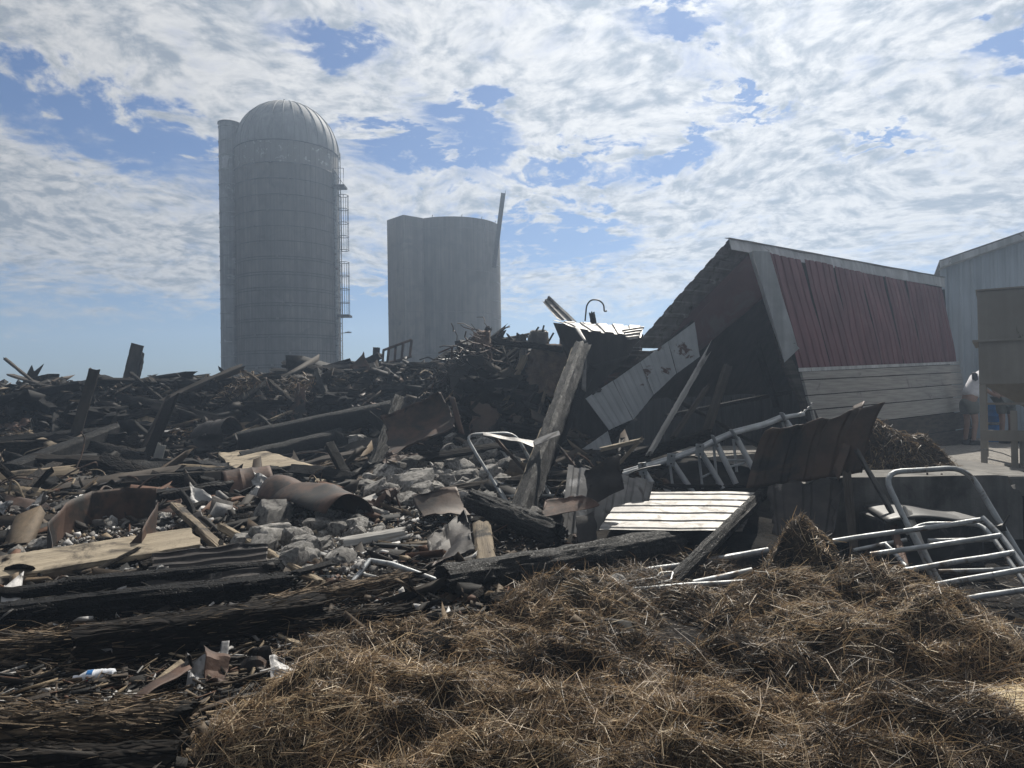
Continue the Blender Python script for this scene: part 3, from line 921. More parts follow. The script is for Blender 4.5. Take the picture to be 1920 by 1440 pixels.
def build_hopper():
    Y0, Y1 = 8.75, 10.5
    x0 = P(1834, 640, Y0).x
    x1 = x0 + 1.9
    zt = P(1850, 546, Y0).z; zs = P(1850, 639, Y0).z; zb = P(1850, 721, Y0).z
    t = thing('feed_hopper', (x0 + .9, Y0 + .9, .6), 'tan steel feed hopper bin standing on square legs', 'hopper')
    obj('upper_bin', abox(x0, x1, Y0, Y1, zs + .004, zt), M['bin_paint'], t, bevel=.01)
    obj('lower_bin', abox(x0, x1, Y0 + .006, Y1 - .006, zb, zs), M['bin_paint'], t, bevel=.01)
    obj('seam_lip', abox(x0 - .06, x1 + .06, Y0 - .03, Y1 + .03, zs - .012, zs + .012), M['bin_paint'], t)
    obj('top_rim', abox(x0 - .015, x1 + .015, Y0 - .015, Y1 + .015, zt, zt + .02), M['bin_paint'], t)
    cx, cy = (x0 + x1) / 2, (Y0 + Y1) / 2
    s = .30; zc = zb - .42
    v = [(x0 + .03, Y0 + .03, zb), (x1 - .03, Y0 + .03, zb), (x1 - .03, Y1 - .03, zb), (x0 + .03, Y1 - .03, zb),
         (cx - s, cy - s, zc), (cx + s, cy - s, zc), (cx + s, cy + s, zc), (cx - s, cy + s, zc)]
    cone = obj('cone', (np.array(v), [(0, 4, 5, 1), (1, 5, 6, 2), (2, 6, 7, 3), (3, 7, 4, 0), (4, 7, 6, 5)]), M['bin_paint'], t)
    obj('rib', box(Vector((cx - s + .02, cy - s - .02, zc)), Vector((cx - .25, Y0 + .02, zb)), .05, .02), M['bin_paint'], cone)
    for x in (x0 + .035, x0 + .34, x1 - .05):
        for y in (Y0 + .04, Y1 - .04):
            if x == x0 + .34 and y > Y0 + .1: continue
            obj('leg', abox(x - .035, x + .035, y - .035, y + .035, .58, zb if x != x0 + .34 else zc + .1), M['bin_paint'], t, bevel=.004)
    zz = P(1850, 757, Y0).z
    obj('rail', abox(x0 + .07, x1, Y0 + .01, Y0 + .05, zz - .012, zz + .012), M['bin_paint'], t)
    z1, z2 = P(1850, 826, Y0).z, P(1850, 806, Y0).z
    obj('cross_beam', abox(x0 - .0, x1, Y0 - .006, Y0 + .02, z1, z2), M['bin_paint'], t)
    obj('side_panel', abox(x0 + .39, x1 + .2, Y0 + .06, Y0 + .07, .62, z1 - .005), M['bin_paint'], t)
    turn(t, (x0, Y0, 0), R(-34))
    obj('yard_wire', tube([P(1822, 848, 8.8), P(1846, 842, 8.6), P(1880, 850, 8.9), P(1905, 860, 9.3)], .006, 5), M['galv'], None, True, 'loose pale wire lying across the gravel by the hopper leg', 'wire')


build_hopper()


# ------------------------------------------------------------------ low concrete wall
def build_low_wall():
    t = thing('retaining_wall', (4.5, 6.9, 0), 'low weathered concrete retaining wall with chipped end', 'wall')
    z = P(1750, 893, 6.75).z
    x0, x1 = P(1555, 890, 6.75).x, P(1917, 905, 6.75).x
    nx, nz = 34, 9
    def chip(u, v, p):
        return p
    segs = []
    V, Fc = [], []
    bm = bmesh.new()
    bmesh.ops.create_cube(bm, size=1)
    bmesh.ops.scale(bm, vec=(x1 - x0, .55, z + .1), verts=bm.verts)
    bmesh.ops.translate(bm, vec=((x0 + x1) / 2, 7.03, (z - .1) / 2), verts=bm.verts)
    bmesh.ops.subdivide_edges(bm, edges=bm.edges, cuts=14, use_grid_fill=True)
    for v in bm.verts:
        p = v.co.copy()
        n = mnoise.noise_vector(p * 1.3) * .006 + mnoise.noise_vector(p * 9) * .004
        e = max(0, 1 - (x1 - p.x) / .14) * max(0, 1 - (z - p.z) / .18)
        v.co = p + n + Vector((-.11, 0, -.10)) * e * (1 + mnoise.noise(p * 14))
    vs = np.array([v.co[:] for v in bm.verts]); fs = [tuple(x.index for x in f.verts) for f in bm.faces]
    bm.free()
    obj('wall_body', (vs, fs), M['concrete_wall'], t, True)
    for i in range(4):
        p = P(1738 + i * 27, 893 + i * 1.5, 6.85)
        obj('anchor_bolt', tube([p - Vector((0, 0, .05)), p + Vector((.004, 0, .035))], .009, 6), M['rust'], t)
    # second short length running back along the yard edge, out of the frame
    obj('wall_return', abox(x1 + .05, x1 + .62, 7.0, 9.2, 0, z - .04), M['concrete_wall'], t, bevel=.03)


build_low_wall()


# ------------------------------------------------------------------ bluish haze added for the glare veil
def build_haze():
    vf = abox(-155, 155, -16, 175, -1.5, 17.2)
    me = mesh_from('haze', vf[0], vf[1])
    m = bpy.data.materials.new('haze'); m.use_nodes = True
    m.node_tree.nodes.clear()
    k = NT(m.node_tree)
    pv = k.new('ShaderNodeVolumePrincipled')
    pv.inputs['Color'].default_value = (.60, .76, 1.0, 1)
    pv.inputs['Density'].default_value = HAZE_DENSITY
    pv.inputs['Anisotropy'].default_value = HAZE_G
    out = k.new('ShaderNodeOutputMaterial')
    k.l.new(pv.outputs[0], out.inputs['Volume'])
    me.materials.append(m)
    o = bpy.data.objects.new('haze', me); COL.objects.link(o)
    tag(o, 'thin bluish haze volume added as a glare veil', None, None, 'stuff')


build_haze()

# ------------------------------------------------------------------ named pieces of the wreck
def std(x0, y0, x1, y1, dy=0.0, sink=0.1):
    """a piece standing on the slope: foot at the ground under (x0,y0), head seen at (x1,y1)"""
    b = G(x0, y0)
    t = P(x1, y1, b.y + dy)
    return b + (b - t).normalized() * sink, t


def lay(x0, y0, x1, y1, lift=0.0):
    up = Vector((0, 0, lift))
    return G(x0, y0) + up, G(x1, y1) + up


FRAY = []


def timber(name, ends, w, h, mat, label, cat, roll=0.0, fray=0, **kw):
    p0, p1 = V3(ends[0]), V3(ends[1])
    a, s, u = frame_for(p1 - p0, roll)
    rot = Matrix((a, s, u)).transposed()          # local X runs along the grain
    if w * h > .002 and p0.y < 11.5: kw.setdefault('fine', 3)
    v, f = beam(p0, p1, w, h, roll, **kw)
    c = (p0 + p1) / 2
    v = (v - np.array(c)) @ np.array(rot)
    me = mesh_from(name, v, f, True, 75 if kw.get('rnd', 0) >= .34 else 38)
    me.materials.append(M[mat])
    o = bpy.data.objects.new(name, me); COL.objects.link(o)
    o.matrix_world = Matrix.Translation(c) @ rot.to_4x4()
    if fray: FRAY.append((o, (p1 - p0).length, w, h, fray, mat))
    return tag(o, label, cat, None, 'thing')


timber('plank', std(134, 842, 177, 694), .17, .05, 'wood_scorched', 'tall grey plank leaning upright out of the left debris', 'plank', roll=1.4)
timber('plank', std(239, 724, 258, 646), .30, .06, 'wood_scorched', 'wide scorched plank standing against the sky at left', 'plank', roll=1.5, jag=(.03, .01))
timber('plank', std(255, 726, 267, 668, .1), .13, .05, 'charwood', 'splintered strip stuck to the back of the standing wide plank', 'plank', roll=1.5, rough=.03, jag=(.05, .12))
timber('pole', (P(10, 673, 16.5), P(70, 722, 16.0)), .07, .06, 'wood_scorched', 'thin pole sticking up at the far left skyline', 'pole')
timber('beam', (P(190, 712, 16.2), P(262, 742, 15.6)), .26, .24, 'char', 'blackened beam end beside the standing wide plank', 'beam')
timber('beam', (P(60, 716, 16.8), P(100, 706, 16.6)), .34, .12, 'charwood', 'tilted board end on the far left skyline', 'board')
timber('board', (P(52, 720, 16.7), P(63, 698, 16.7)), .22, .02, 'burnt_steel', 'small pointed metal shard on the far left skyline', 'shard', roll=1.3, jag=(.02, .2))
timber('board', std(268, 880, 322, 748, .6), .50, .04, 'charwood', 'broad dark board panel tilted in the left debris', 'board', roll=.5)
timber('board', std(262, 850, 316, 742, .5), .09, .06, 'wood_scorched', 'pale-edged batten along the broad dark board', 'batten', roll=.4)
timber('beam', lay(8, 912, 222, 822, .16), .22, .24, 'char', 'long black beam slanting through the left debris', 'beam')
timber('beam', lay(120, 890, 300, 858, .1), .20, .20, 'char', 'short black beam lying under the slanting left beam', 'beam')
timber('beam', lay(0, 770, 150, 742, .2), .20, .2, 'char', 'black beam across the left skyline debris', 'beam')
timber('board', lay(20, 722, 128, 760, .25), .16, .05, 'wood_scorched', 'scorched board sliding down below the far left pole', 'board')
timber('board', lay(160, 790, 234, 816, .2), .12, .05, 'wood', 'short brown board end right of the leaning grey plank', 'board')
timber('stake', std(287, 890, 303, 836, 0), .13, .05, 'wood_grey', 'short grey stake below the broad dark board', 'stake', roll=1.2)
timber('log', lay(452, 848, 735, 790, .2), .36, .36, 'char_log', 'long charred log lying across the middle of the slope', 'log', rnd=.4, rough=.02)
timber('log', lay(455, 885, 640, 838, .2), .30, .28, 'char_log', 'second charred log just below the long middle one', 'log', rnd=.4, rough=.02)
timber('charred_post', (G(690, 892) + Vector((0, 0, -.1)), P(748, 748, G(700, 880).y + .7)), .21, .21, 'char_log', 'silvery charred post leaning beside the rusty tank shell', 'post', rnd=.35, rough=.02, taper=.75)
timber('log', lay(590, 905, 700, 880, .1), .26, .24, 'bark', 'root end of a brown log at the charred post foot', 'log', rnd=.4, rough=.04, fray=250)
timber('post', std(704, 700, 706, 652, 0, .2), .17, .17, 'char', 'stout round-topped charred post on the skyline between the silos', 'post', rnd=.42, jag=(0, .01))
timber('beam', (P(646, 698, 16.2), P(712, 667, 16.0)), .17, .15, 'char', 'charred beam propped against the round-topped post', 'beam')
timber('splinter', std(940, 768, 984, 668, .4), .10, .03, 'wood', 'long pale splinter in front of the ruined wall', 'splinter', jag=(.2, .02), taper=1.6)
timber('board', std(952, 812, 998, 742, .3), .26, .05, 'charwood', 'dark brown board leaning below the ruined wall', 'board', roll=.4)
timber('board', std(1000, 812, 1022, 736, .2), .12, .04, 'wood', 'narrow grey board standing left of the big pale post', 'board', roll=.9, jag=(.05, .14))
timber('board', std(548, 800, 560, 718, .5), .05, .03, 'rust', 'thin rusty bar standing in the centre of the slope', 'bar')
timber('beam', lay(440, 836, 545, 790, .18), .07, .06, 'wood', 'long brown stick above the middle logs', 'stick')
pb, pt = G(962, 990) + Vector((0, 0, -.1)), P(1090, 652, 10.2)
t = thing('post', tuple(pb), 'big half-burnt post with bare pale wood leaning beside the shed', 'post')
obj('charred_core', beam(pb, pt, .21, .22, .5, segs=26, rough=.02, jag=(.02, .08), taper=.9, fine=2), M['char_log'], t, True)
pa, ps, pu = frame_for(pt - pb, .5)
pl_ = (pt - pb).length
face = (-ps if ps.x > 0 else ps)
for (f0, f1, w) in ((.02, .22, .13), (.27, .46, .12), (.53, .59, .10), (.70, .84, .11), (.91, .96, .11)):
    q0, q1 = pb + pa * pl_ * f0 + face * .10 + pu * .02, pb + pa * pl_ * f1 + face * .092 + pu * .03
    obj('bare_wood', beam(q0, q1, .05, w, .5, segs=14, rough=.008, jag=(.10, .14), fine=2), M['wood_post'], t, True)
timber('post', (P(1010, 900, 9.3), P(1108, 690, 10.3)), .10, .16, 'char', 'charred stud behind the big pale post', 'stud', roll=.5)
timber('board', (P(1218, 850, 8.8), P(1318, 676, 9.3)), .20, .05, 'wood_grey', 'grey splintered board leaning inside the shed opening', 'board', roll=.55, jag=(.03, .16), rough=.014)
timber('board', (P(1262, 820, 9.0), P(1322, 732, 9.4)), .12, .05, 'wood_scorched', 'second scorched board beside the grey splintered one', 'board', roll=.5, jag=(.02, .10))
timber('post', (P(1318, 830, 9.6), P(1364, 688, 9.8)), .11, .10, 'wood_scorched', 'dim post standing inside the shed opening', 'post')
timber('board', (P(1150, 880, 8.9), P(1202, 824, 9.0)), .10, .04, 'wood', 'brown lath propped above the black twisted sheet', 'lath', roll=.3)
timber('board', (P(1130, 842, 9.1), P(1200, 826, 9.0)), .12, .05, 'wood_tan', 'short lit orange board at the shed mouth', 'board')
timber('beam', (P(1175, 862, 9.0), P(1330, 815, 9.2)), .14, .14, 'charwood', 'charred joist behind the cattle rail', 'joist')
timber('log', lay(835, 1122, 1262, 1040, .10), .28, .27, 'char_log', 'thick cracked black log across the middle foreground', 'log', rnd=.4, rough=.02, segs=26)
timber('log', (G(888, 985) + Vector((0, 0, .25)), G(1045, 1030) + Vector((0, 0, .12))), .23, .22, 'char_log', 'short scaly charred log below the centre gate', 'log', rnd=.4, rough=.02, segs=18)
timber('post', (G(1262, 1096) + Vector((0, 0, .02)), P(1428, 928, 6.9)), .12, .12, 'char_log', 'charred post slanting below the brown metal sheet', 'post', rnd=.3, rough=.01, segs=20)
timber('post', (G(912, 1068), P(903, 992, 6.7)), .17, .15, 'wood', 'stubby broken square post under the scaly log', 'post', jag=(0, .03))
timber('plank', lay(-20, 1104, 362, 1040, .14), .42, .05, 'wood_tan', 'broad lit tan plank under the rusty curved strip', 'plank', roll=-.22, segs=18)
timber('plank', (G(330, 985) + Vector((0, 0, .20)), G(452, 1078) + Vector((0, 0, .06))), .11, .06, 'wood', 'brown square-cut plank sloping across left centre', 'plank', roll=.3)
timber('plank', (G(418, 1022) + Vector((0, 0, .16)), G(600, 1108) + Vector((0, 0, .05))), .08, .07, 'wood', 'long weathered batten right of the square-cut plank', 'batten', roll=.4)
timber('board', lay(392, 1060, 500, 1085, .12), .16, .03, 'wood_scorched', 'dusty grey board tip between the two sloping planks', 'board', jag=(.1, .02))
timber('timber', lay(-20, 1188, 540, 1122, .10), .20, .16, 'char', 'upper long black timber across the left foreground', 'timber', rough=.012, segs=22, fray=250)
timber('timber', lay(150, 1252, 600, 1180, .10), .22, .24, 'charwood', 'thick dark hewn timber with broken end at left foreground', 'timber', rough=.016, segs=22, rnd=.12, fray=420)
timber('log', lay(-30, 1245, 138, 1232, .06), .20, .20, 'bark', 'frayed bark log butting the hewn timber', 'log', rough=.025, rnd=.4, jag=(.05, .08), fray=600)
timber('timber', lay(500, 1160, 760, 1112, .07), .13, .14, 'bark', 'splintered brown timber left of the hay hump', 'timber', rough=.02, jag=(.06, .12), fray=800)
timber('timber', lay(560, 1196, 745, 1172, .06), .13, .12, 'charwood', 'lower splintered timber beside the hay', 'timber', rough=.018, jag=(.06, .12), fray=600)
timber('log', lay(-20, 1412, 338, 1392, .08), .20, .20, 'bark', 'stringy bark log along the bottom left corner', 'log', rough=.025, rnd=.4, segs=26, jag=(.05, .10), fray=1300)
timber('log', lay(-30, 1462, 330, 1450, .03), .22, .18, 'charwood', 'blackened timber below the stringy bark log', 'timber', rough=.02, rnd=.3, segs=20, fray=150)
timber('beam', lay(120, 1130, 520, 1092, .12), .14, .10, 'char', 'black beam under the broad tan plank', 'beam', segs=18, fray=150)
timber('beam', lay(-20, 1150, 130, 1132, .10), .14, .12, 'char', 'short black beam end at the left edge', 'beam')
timber('log', lay(640, 1042, 755, 1020, .09), .13, .13, 'wood_grey', 'short pale debarked log among the stones', 'log', rnd=.42)
timber('board', lay(735, 1120, 815, 1092, .05), .12, .05, 'charwood', 'flat burnt board end by the bent pipe frame', 'board')
timber('stick', lay(530, 1208, 612, 1246, .04), .035, .03, 'wood', 'broken stick poking out beside the hay', 'stick')
timber('board', (P(1588, 890, 6.55), P(1604, 1062, 6.1)), .07, .06, 'wood_scorched', 'dark stake standing before the low concrete wall', 'stake')
timber('rail', (P(1608, 848, 6.6), P(1700, 1010, 6.1)), .045, .03, 'steel_dark', 'thin dark angle bar leaning behind the tall gate loop', 'bar')
timber('board', (P(1702, 958, 6.15), P(1748, 1076, 5.7)), .085, .03, 'wood_grey', 'grey board leaning beside the tall gate loop leg', 'board', roll=.6)
timber('bar', (P(1672, 980, 6.2), P(1700, 1080, 5.6)), .06, .06, 'rust', 'rusty pipe stub behind the fallen ladder gate', 'pipe')


# ---- sheets of burnt metal and board
def metal(name, vf, mat, label, cat='metal sheet', solid=.004, smooth=True, group=None):
    o = obj(name, vf, M[mat], None, smooth, label, cat, group, solid=min(solid, .005) if mat not in ('bark', 'wood_tan', 'wood_grey', 'wall_black') else solid)
    if smooth and mat in ('rust', 'rust_brown', 'burnt_steel', 'ash_steel'): o.data.set_sharp_from_angle(angle=R(16))
    return o


def GL(px, py, l=0.0): return G(px, py) + Vector((0, 0, l))


# lit ribbed sheet
metal('roofing_sheet', sheet(P(1172, 921, 7.5), P(1428, 924, 7.5), P(1392, 993, 6.35), P(1124, 991, 6.35), 16, 10, crumple=.014, freq=1.4, ribs=('v', .012, .229)), 'galv_sheet',
      'sunlit ribbed steel sheet lying flat before the shed', smooth=False)
metal('roofing_sheet', sheet(P(1066, 872, 7.2), P(1226, 902, 7.3), P(1205, 990, 7.0), P(1050, 1022, 6.5), 12, 10, crumple=.025, freq=1.4, ribs=('u', .024, .20)), 'galv_sheet',
      'upright ribbed steel sheet behind the black twisted one', smooth=False)
metal('twisted_sheet', sheet(P(1096, 872, 6.9), P(1168, 852, 6.95), P(1174, 925, 6.8), P(1108, 956, 6.7), 16, 16, crumple=.10, freq=2.6, edge=.35), 'burnt_steel',
      'black twisted sheet hooked over the upright ribbed sheet', solid=.006)
metal('twisted_sheet', sheet(P(1018, 938, 6.9), P(1090, 922, 6.8), P(1134, 945, 6.6), P(1008, 972, 6.6), 14, 10, crumple=.05, freq=2.5, edge=.3), 'rust',
      'rust-brown folded sheet under the black twisted one', solid=.006)
metal('twisted_sheet', sheet(P(1078, 962, 6.6), P(1118, 955, 6.6), P(1122, 1015, 6.35), P(1078, 1020, 6.35), 10, 10, crumple=.05, freq=2.5, edge=.3), 'burnt_steel',
      'dark flap of steel hanging in front of the upright ribbed sheet', solid=.005)
metal('twisted_sheet', sheet(P(998, 960, 6.9), P(1050, 945, 6.8), P(1050, 1010, 6.5), P(1000, 1005, 6.6), 10, 10, crumple=.06, freq=3, edge=.3), 'burnt_steel',
      'small crumpled dark sheet left of the hanging flap', solid=.005)


def curlup(u, v, p): return p + Vector((0, -.7, .12)) * max(0, u - .6) ** 1.4 + Vector((0, -.16, -.04)) * (1 - v) ** 3 + Vector((0, 0, .05)) * mnoise.noise(Vector((u * 7, 0, 3))) * (1 if v < .01 else 0)


metal('rusty_sheet', sheet(P(1424, 800, 7.2), P(1624, 752, 6.9), P(1600, 890, 6.8), P(1398, 918, 7.0), 20, 16, crumple=.035, freq=1.6, ribs=('u', .016, .229), fn=curlup), 'rust_brown',
      'large rust-brown steel panel propped before the board wall', solid=.006)
metal('rusty_sheet', sheet(P(1600, 762, 6.95), P(1622, 752, 6.9), P(1572, 905, 6.6), P(1562, 880, 6.7), 6, 12, crumple=.02, freq=1.4), 'rust_brown',
      'narrow rusty flap hanging off the large brown panel', solid=.006)
metal('rusty_sheet', sheet(P(1430, 905, 6.9), P(1580, 888, 6.7), P(1562, 1010, 6.2), P(1440, 1010, 6.4), 14, 14, crumple=.06, freq=1.8, ribs=('u', .016, .229), edge=.2), 'burnt_steel',
      'blackened panel below the large rust-brown one', solid=.006)
metal('tank_shell', sheet(P(722, 800, 10.6), P(842, 742, 10.6), P(866, 812, 10.0), P(728, 886, 9.4), 20, 18, crumple=.07, freq=1.4, curl=-.18, edge=.15), 'rust',
      'crumpled rusty tank shell standing on the stones', 'tank shell', solid=.008)
metal('bent_strip', sheet(P(842, 742, 10.5), P(852, 745, 10.3), P(872, 815, 9.9), P(860, 812, 10.0), 3, 12, crumple=.015, freq=2), 'rust',
      'pale bent rim strip on the right of the tank shell', 'metal strip', solid=.01)
metal('fallen_sheet', sheet(P(770, 950, 7.6), P(862, 932, 7.6), P(905, 985, 7.0), P(800, 985, 7.0), 16, 12, crumple=.06, freq=1.6, curl=-.10, edge=.2), 'rust_brown',
      'dark arched sheet lying over the rubble by the gate', solid=.006)
metal('fallen_sheet', sheet(GL(800, 1040, .12), GL(880, 1012, .30), GL(892, 1060, .12), GL(795, 1085, .05), 18, 16, crumple=.06, freq=2.6, curl=-.06, edge=.3, ridged=True), 'burnt_steel',
      'brown folded sheet above the thick black log', solid=.006)
metal('fallen_sheet', sheet(GL(690, 1072, .05), GL(800, 1040, .10), GL(830, 1075, .06), GL(705, 1110, .03), 14, 12, crumple=.05, freq=2.6, edge=.3, ridged=True), 'charwood',
      'lit brown bark sheet behind the bent pipe frame', 'bark sheet', solid=.01)
metal('wood_slab', sheet(GL(405, 872, .16), GL(482, 866, .22), GL(668, 915, .10), GL(512, 948, .02), 16, 14, crumple=.03, freq=1.5, edge=.12), 'wood_tan',
      'broad pale split wood slab catching the sun', 'wood slab', solid=.05)
metal('fallen_sheet', sheet(GL(640, 905, .04), GL(700, 890, .10), GL(745, 930, .05), GL(660, 960, .02), 12, 12, crumple=.06, freq=2.2, edge=.3), 'bark',
      'crumbly brown bark patch right of the pale slab', 'bark sheet', solid=.02)
metal('curved_sheet', sheet(GL(590, 958, .02), GL(700, 930, .02), GL(720, 960, .22), GL(610, 985, .05), 14, 10, crumple=.02, freq=1.5, curl=.10), 'wood_grey',
      'shallow dusty trough piece below the bark patch', 'trough', solid=.012)


def drum(c, axis, r, L, arc0, arc1, dent, mat, label, name='oil_drum', n=30, m=14):
    a, s, u = frame_for(axis)
    off = Vector((random.uniform(-9, 9), 3, 1))
    vs = []
    for i in range(m + 1):
        t = i / m - .5
        for j in range(n + 1):
            an = arc0 + (arc1 - arc0) * j / n
            rr = r * (1 + (.045 if abs(abs(t) - .17) < .04 else 0))
            p = c + a * (L * t) + s * math.cos(an) * rr + u * math.sin(an) * rr * .8
            p = p + mnoise.noise_vector(p * 2.4 + off) * dent
            vs.append(tuple(p))
    k = n + 1
    fs = [(i * k + j, i * k + j + 1, (i + 1) * k + j + 1, (i + 1) * k + j) for i in range(m) for j in range(n)]
    return metal(name, (np.array(vs), fs), mat, label, 'drum', solid=.008)


drum(GL(585, 975, .12), GL(665, 1000, 0) - GL(500, 945, 0), .30, 1.45, R(20), R(255), .07, 'rust', 'crushed rusty drum split open among the stones')
drum(GL(465, 928, .10), Vector((1, .5, .1)), .28, .55, R(0), R(190), .05, 'rust', 'ribbed drum end beside the pale wood slab')
drum(GL(410, 832, .15), Vector((1, -.3, .2)), .34, .6, R(0), R(200), .06, 'burnt_steel', 'dark half drum below the skyline at left centre')


# rusty curved strip (a bent band lying like a boat bow)
def bow_strip():
    base = [(290, 985), (232, 988), (170, 1000), (118, 1022), (86, 1048), (92, 1066), (135, 1070), (180, 1062), (222, 1064), (262, 1058), (290, 1022)]
    top = [(240, 978, .30)]
    pts = [GL(x, y, .03) for x, y in base]
    from_h = [.34, .36, .38, .36, .28, .12, .04, .03, .08, .26, .36]
    vs, n = [], 40
    cc = []
    for i in range(n + 1):
        t = i / n * (len(pts) - 1); k = min(int(t), len(pts) - 2); f = t - k
        f = f * f * (3 - 2 * f) * .5 + f * .5
        cc.append((pts[k].lerp(pts[k + 1], f), from_h[k] * (1 - f) + from_h[k + 1] * f))
    m = 6
    for p, h in cc:
        for j in range(m + 1):
            q = p + Vector((0, .05 * j / m, h * j / m))
            q = q + mnoise.noise_vector(q * 3.0) * .018
            vs.append(tuple(q))
    fs = [(i * (m + 1) + j, (i + 1) * (m + 1) + j, (i + 1) * (m + 1) + j + 1, i * (m + 1) + j + 1) for i in range(n) for j in range(m)]
    metal('steel_band', (np.array(vs), fs), 'rust', 'rusty steel band curled like a boat bow on the tan plank', 'metal band', solid=.008)


bow_strip()
metal('fold_sheet', sheet(GL(283, 1090, .22), GL(505, 1072, .22), GL(510, 1112, .10), GL(262, 1142, .06), 40, 16, crumple=.035, freq=2.6, ribs=('v', .02, .10), edge=.1), 'burnt_steel',
      'dark folded roofing sheet above the black timbers', solid=.005)
metal('fold_sheet', sheet(P(430, 1128, 4.75), P(452, 1132, 4.7), P(412, 1290, 4.0), P(352, 1296, 3.95), 8, 18, crumple=.035, freq=3.0), 'burnt_steel',
      'dark creased sheet draped down over the hewn timber', solid=.005)
metal('crumpled_tin', sheet(P(522, 1222, 3.9), P(545, 1228, 3.95), P(580, 1288, 3.8), P(508, 1286, 3.75), 14, 14, crumple=.05, freq=7, ridged=True, edge=.3), 'ash_steel',
      'bright folded tin scrap standing beside the hay', solid=.003)
metal('crumpled_tin', sheet(P(416, 1200, 4.1), P(430, 1200, 4.1), P(424, 1238, 4.0), P(408, 1234, 4.0), 5, 8, crumple=.02, freq=7), 'ash_steel',
      'little white tin curl on the draped dark sheet', solid=.003)
metal('crumpled_tin', sheet(GL(352, 1272, .16), GL(402, 1268, .12), GL(412, 1330, .03), GL(350, 1332, .03), 16, 16, crumple=.06, freq=8, ridged=True, edge=.35), 'ash_steel',
      'grey crumpled tin at the hay bale corner', solid=.003)
metal('crumpled_tin', sheet(GL(378, 1262, .16), GL(425, 1258, .12), GL(432, 1300, .04), GL(385, 1305, .05), 12, 12, crumple=.06, freq=6, edge=.3), 'rust',
      'pinkish rust scrap behind the grey crumpled tin', solid=.003)
metal('crumpled_tin', sheet(GL(440, 1252, .10), GL(500, 1240, .14), GL(512, 1290, .05), GL(446, 1292, .05), 16, 16, crumple=.06, freq=7, ridged=True, edge=.35), 'burnt_steel',
      'dark curled scrap between the tin pieces', solid=.003)
metal('metal_strip', sheet(GL(150, 1386, .04), GL(350, 1272, .10), GL(362, 1285, .10), GL(170, 1392, .02), 26, 3, crumple=.03, freq=4), 'rust',
      'long twisted rusty strip pointing at the hay bale', 'metal strip', solid=.004)
metal('metal_strip', sheet(GL(230, 1345, .04), GL(335, 1268, .08), GL(350, 1276, .07), GL(246, 1350, .02), 20, 3, crumple=.03, freq=5), 'wood',
      'flat brown strip beside the long rusty one', 'wood strip', solid=.006)
metal('white_chunk', sheet(GL(0, 1148, .12), GL(42, 1125, .16), GL(38, 1158, .05), GL(0, 1168, .04), 8, 8, crumple=.03, freq=3, curl=-.04), 'ash_steel',
      'whitish curved pipe shell at the left edge', 'pipe shell', solid=.02)
metal('bark_chunk', sheet(GL(38, 1150, .10), GL(108, 1132, .10), GL(100, 1156, .04), GL(44, 1160, .05), 10, 6, crumple=.03, freq=4), 'wood_tan',
      'flaky tan bark piece beside the whitish pipe shell', 'bark piece', solid=.02)

# folded light sheets on the left slope
LEFT_SHEETS = [
    (310, 905, 375, 905, 352, 975, 300, 940, 'ash_steel', 'ribbed light tin folded at the stake foot'),
    (360, 900, 400, 930, 420, 985, 352, 960, 'ash_steel', 'whitish crushed sheet right of the ribbed light tin'),
    (395, 925, 440, 935, 435, 985, 385, 985, 'burnt_steel', 'brown-edged crushed sheet among left centre scrap'),
    (320, 990, 380, 960, 400, 1000, 330, 1020, 'burnt_steel', 'dark curled sheet behind the square-cut plank'),
    (270, 945, 345, 925, 345, 968, 282, 985, 'rust', 'rust-brown curled sheet above the steel band'),
    (0, 925, 90, 940, 112, 970, 20, 985, 'rust', 'long rust-edged trough sheet at the left edge'),
    (0, 960, 60, 952, 62, 985, 0, 1000, 'ash_steel', 'pale crumpled sheet at the left edge'),
    (12, 985, 60, 980, 70, 1010, 10, 1015, 'ash_steel', 'white curled scrap left of the steel band'),
    (0, 880, 40, 850, 62, 890, 20, 905, 'ash_steel', 'large pale crumpled scrap under the slanting left beam'),
    (75, 858, 102, 850, 118, 865, 85, 885, 'ash_steel', 'bright white tin scrap above the slanting left beam'),
    (40, 885, 70, 870, 80, 905, 50, 915, 'ash_steel', 'white wrinkled scrap touching the slanting left beam'),
    (440, 880, 492, 855, 500, 898, 455, 902, 'burnt_steel', 'grey curled sheet above the ribbed drum end'),
    (466, 760, 525, 765, 520, 810, 468, 800, 'burnt_steel', 'dark square plate on the slope below the silo'),
    (540, 760, 575, 715, 580, 790, 545, 808, 'rust', 'tall rust triangle of steel at slope centre'),
    (655, 690, 680, 655, 700, 700, 670, 715, 'rust', 'small rust flap beneath the round-topped post'),
    (735, 745, 790, 745, 790, 800, 740, 795, 'burnt_steel', 'bluish dark plate behind the tank shell'),
    (880, 745, 935, 760, 940, 835, 880, 815, 'rust_brown', 'ridged brown sheet right of the tank shell'),
    (830, 690, 905, 640, 935, 760, 850, 760, 'burnt_steel', 'drooping burnt mat hanging below the wire tangle'),
    (200, 830, 262, 805, 270, 850, 215, 862, 'charwood', 'small dark flat piece by the leaning grey plank'),
    (355, 810, 420, 800, 432, 850, 362, 850, 'burnt_steel', 'round-shouldered dark sheet at left centre'),
    (1096, 905, 1135, 880, 1140, 905, 1102, 925, 'burnt_steel', 'brown curled strip above the black twisted sheet'),
]
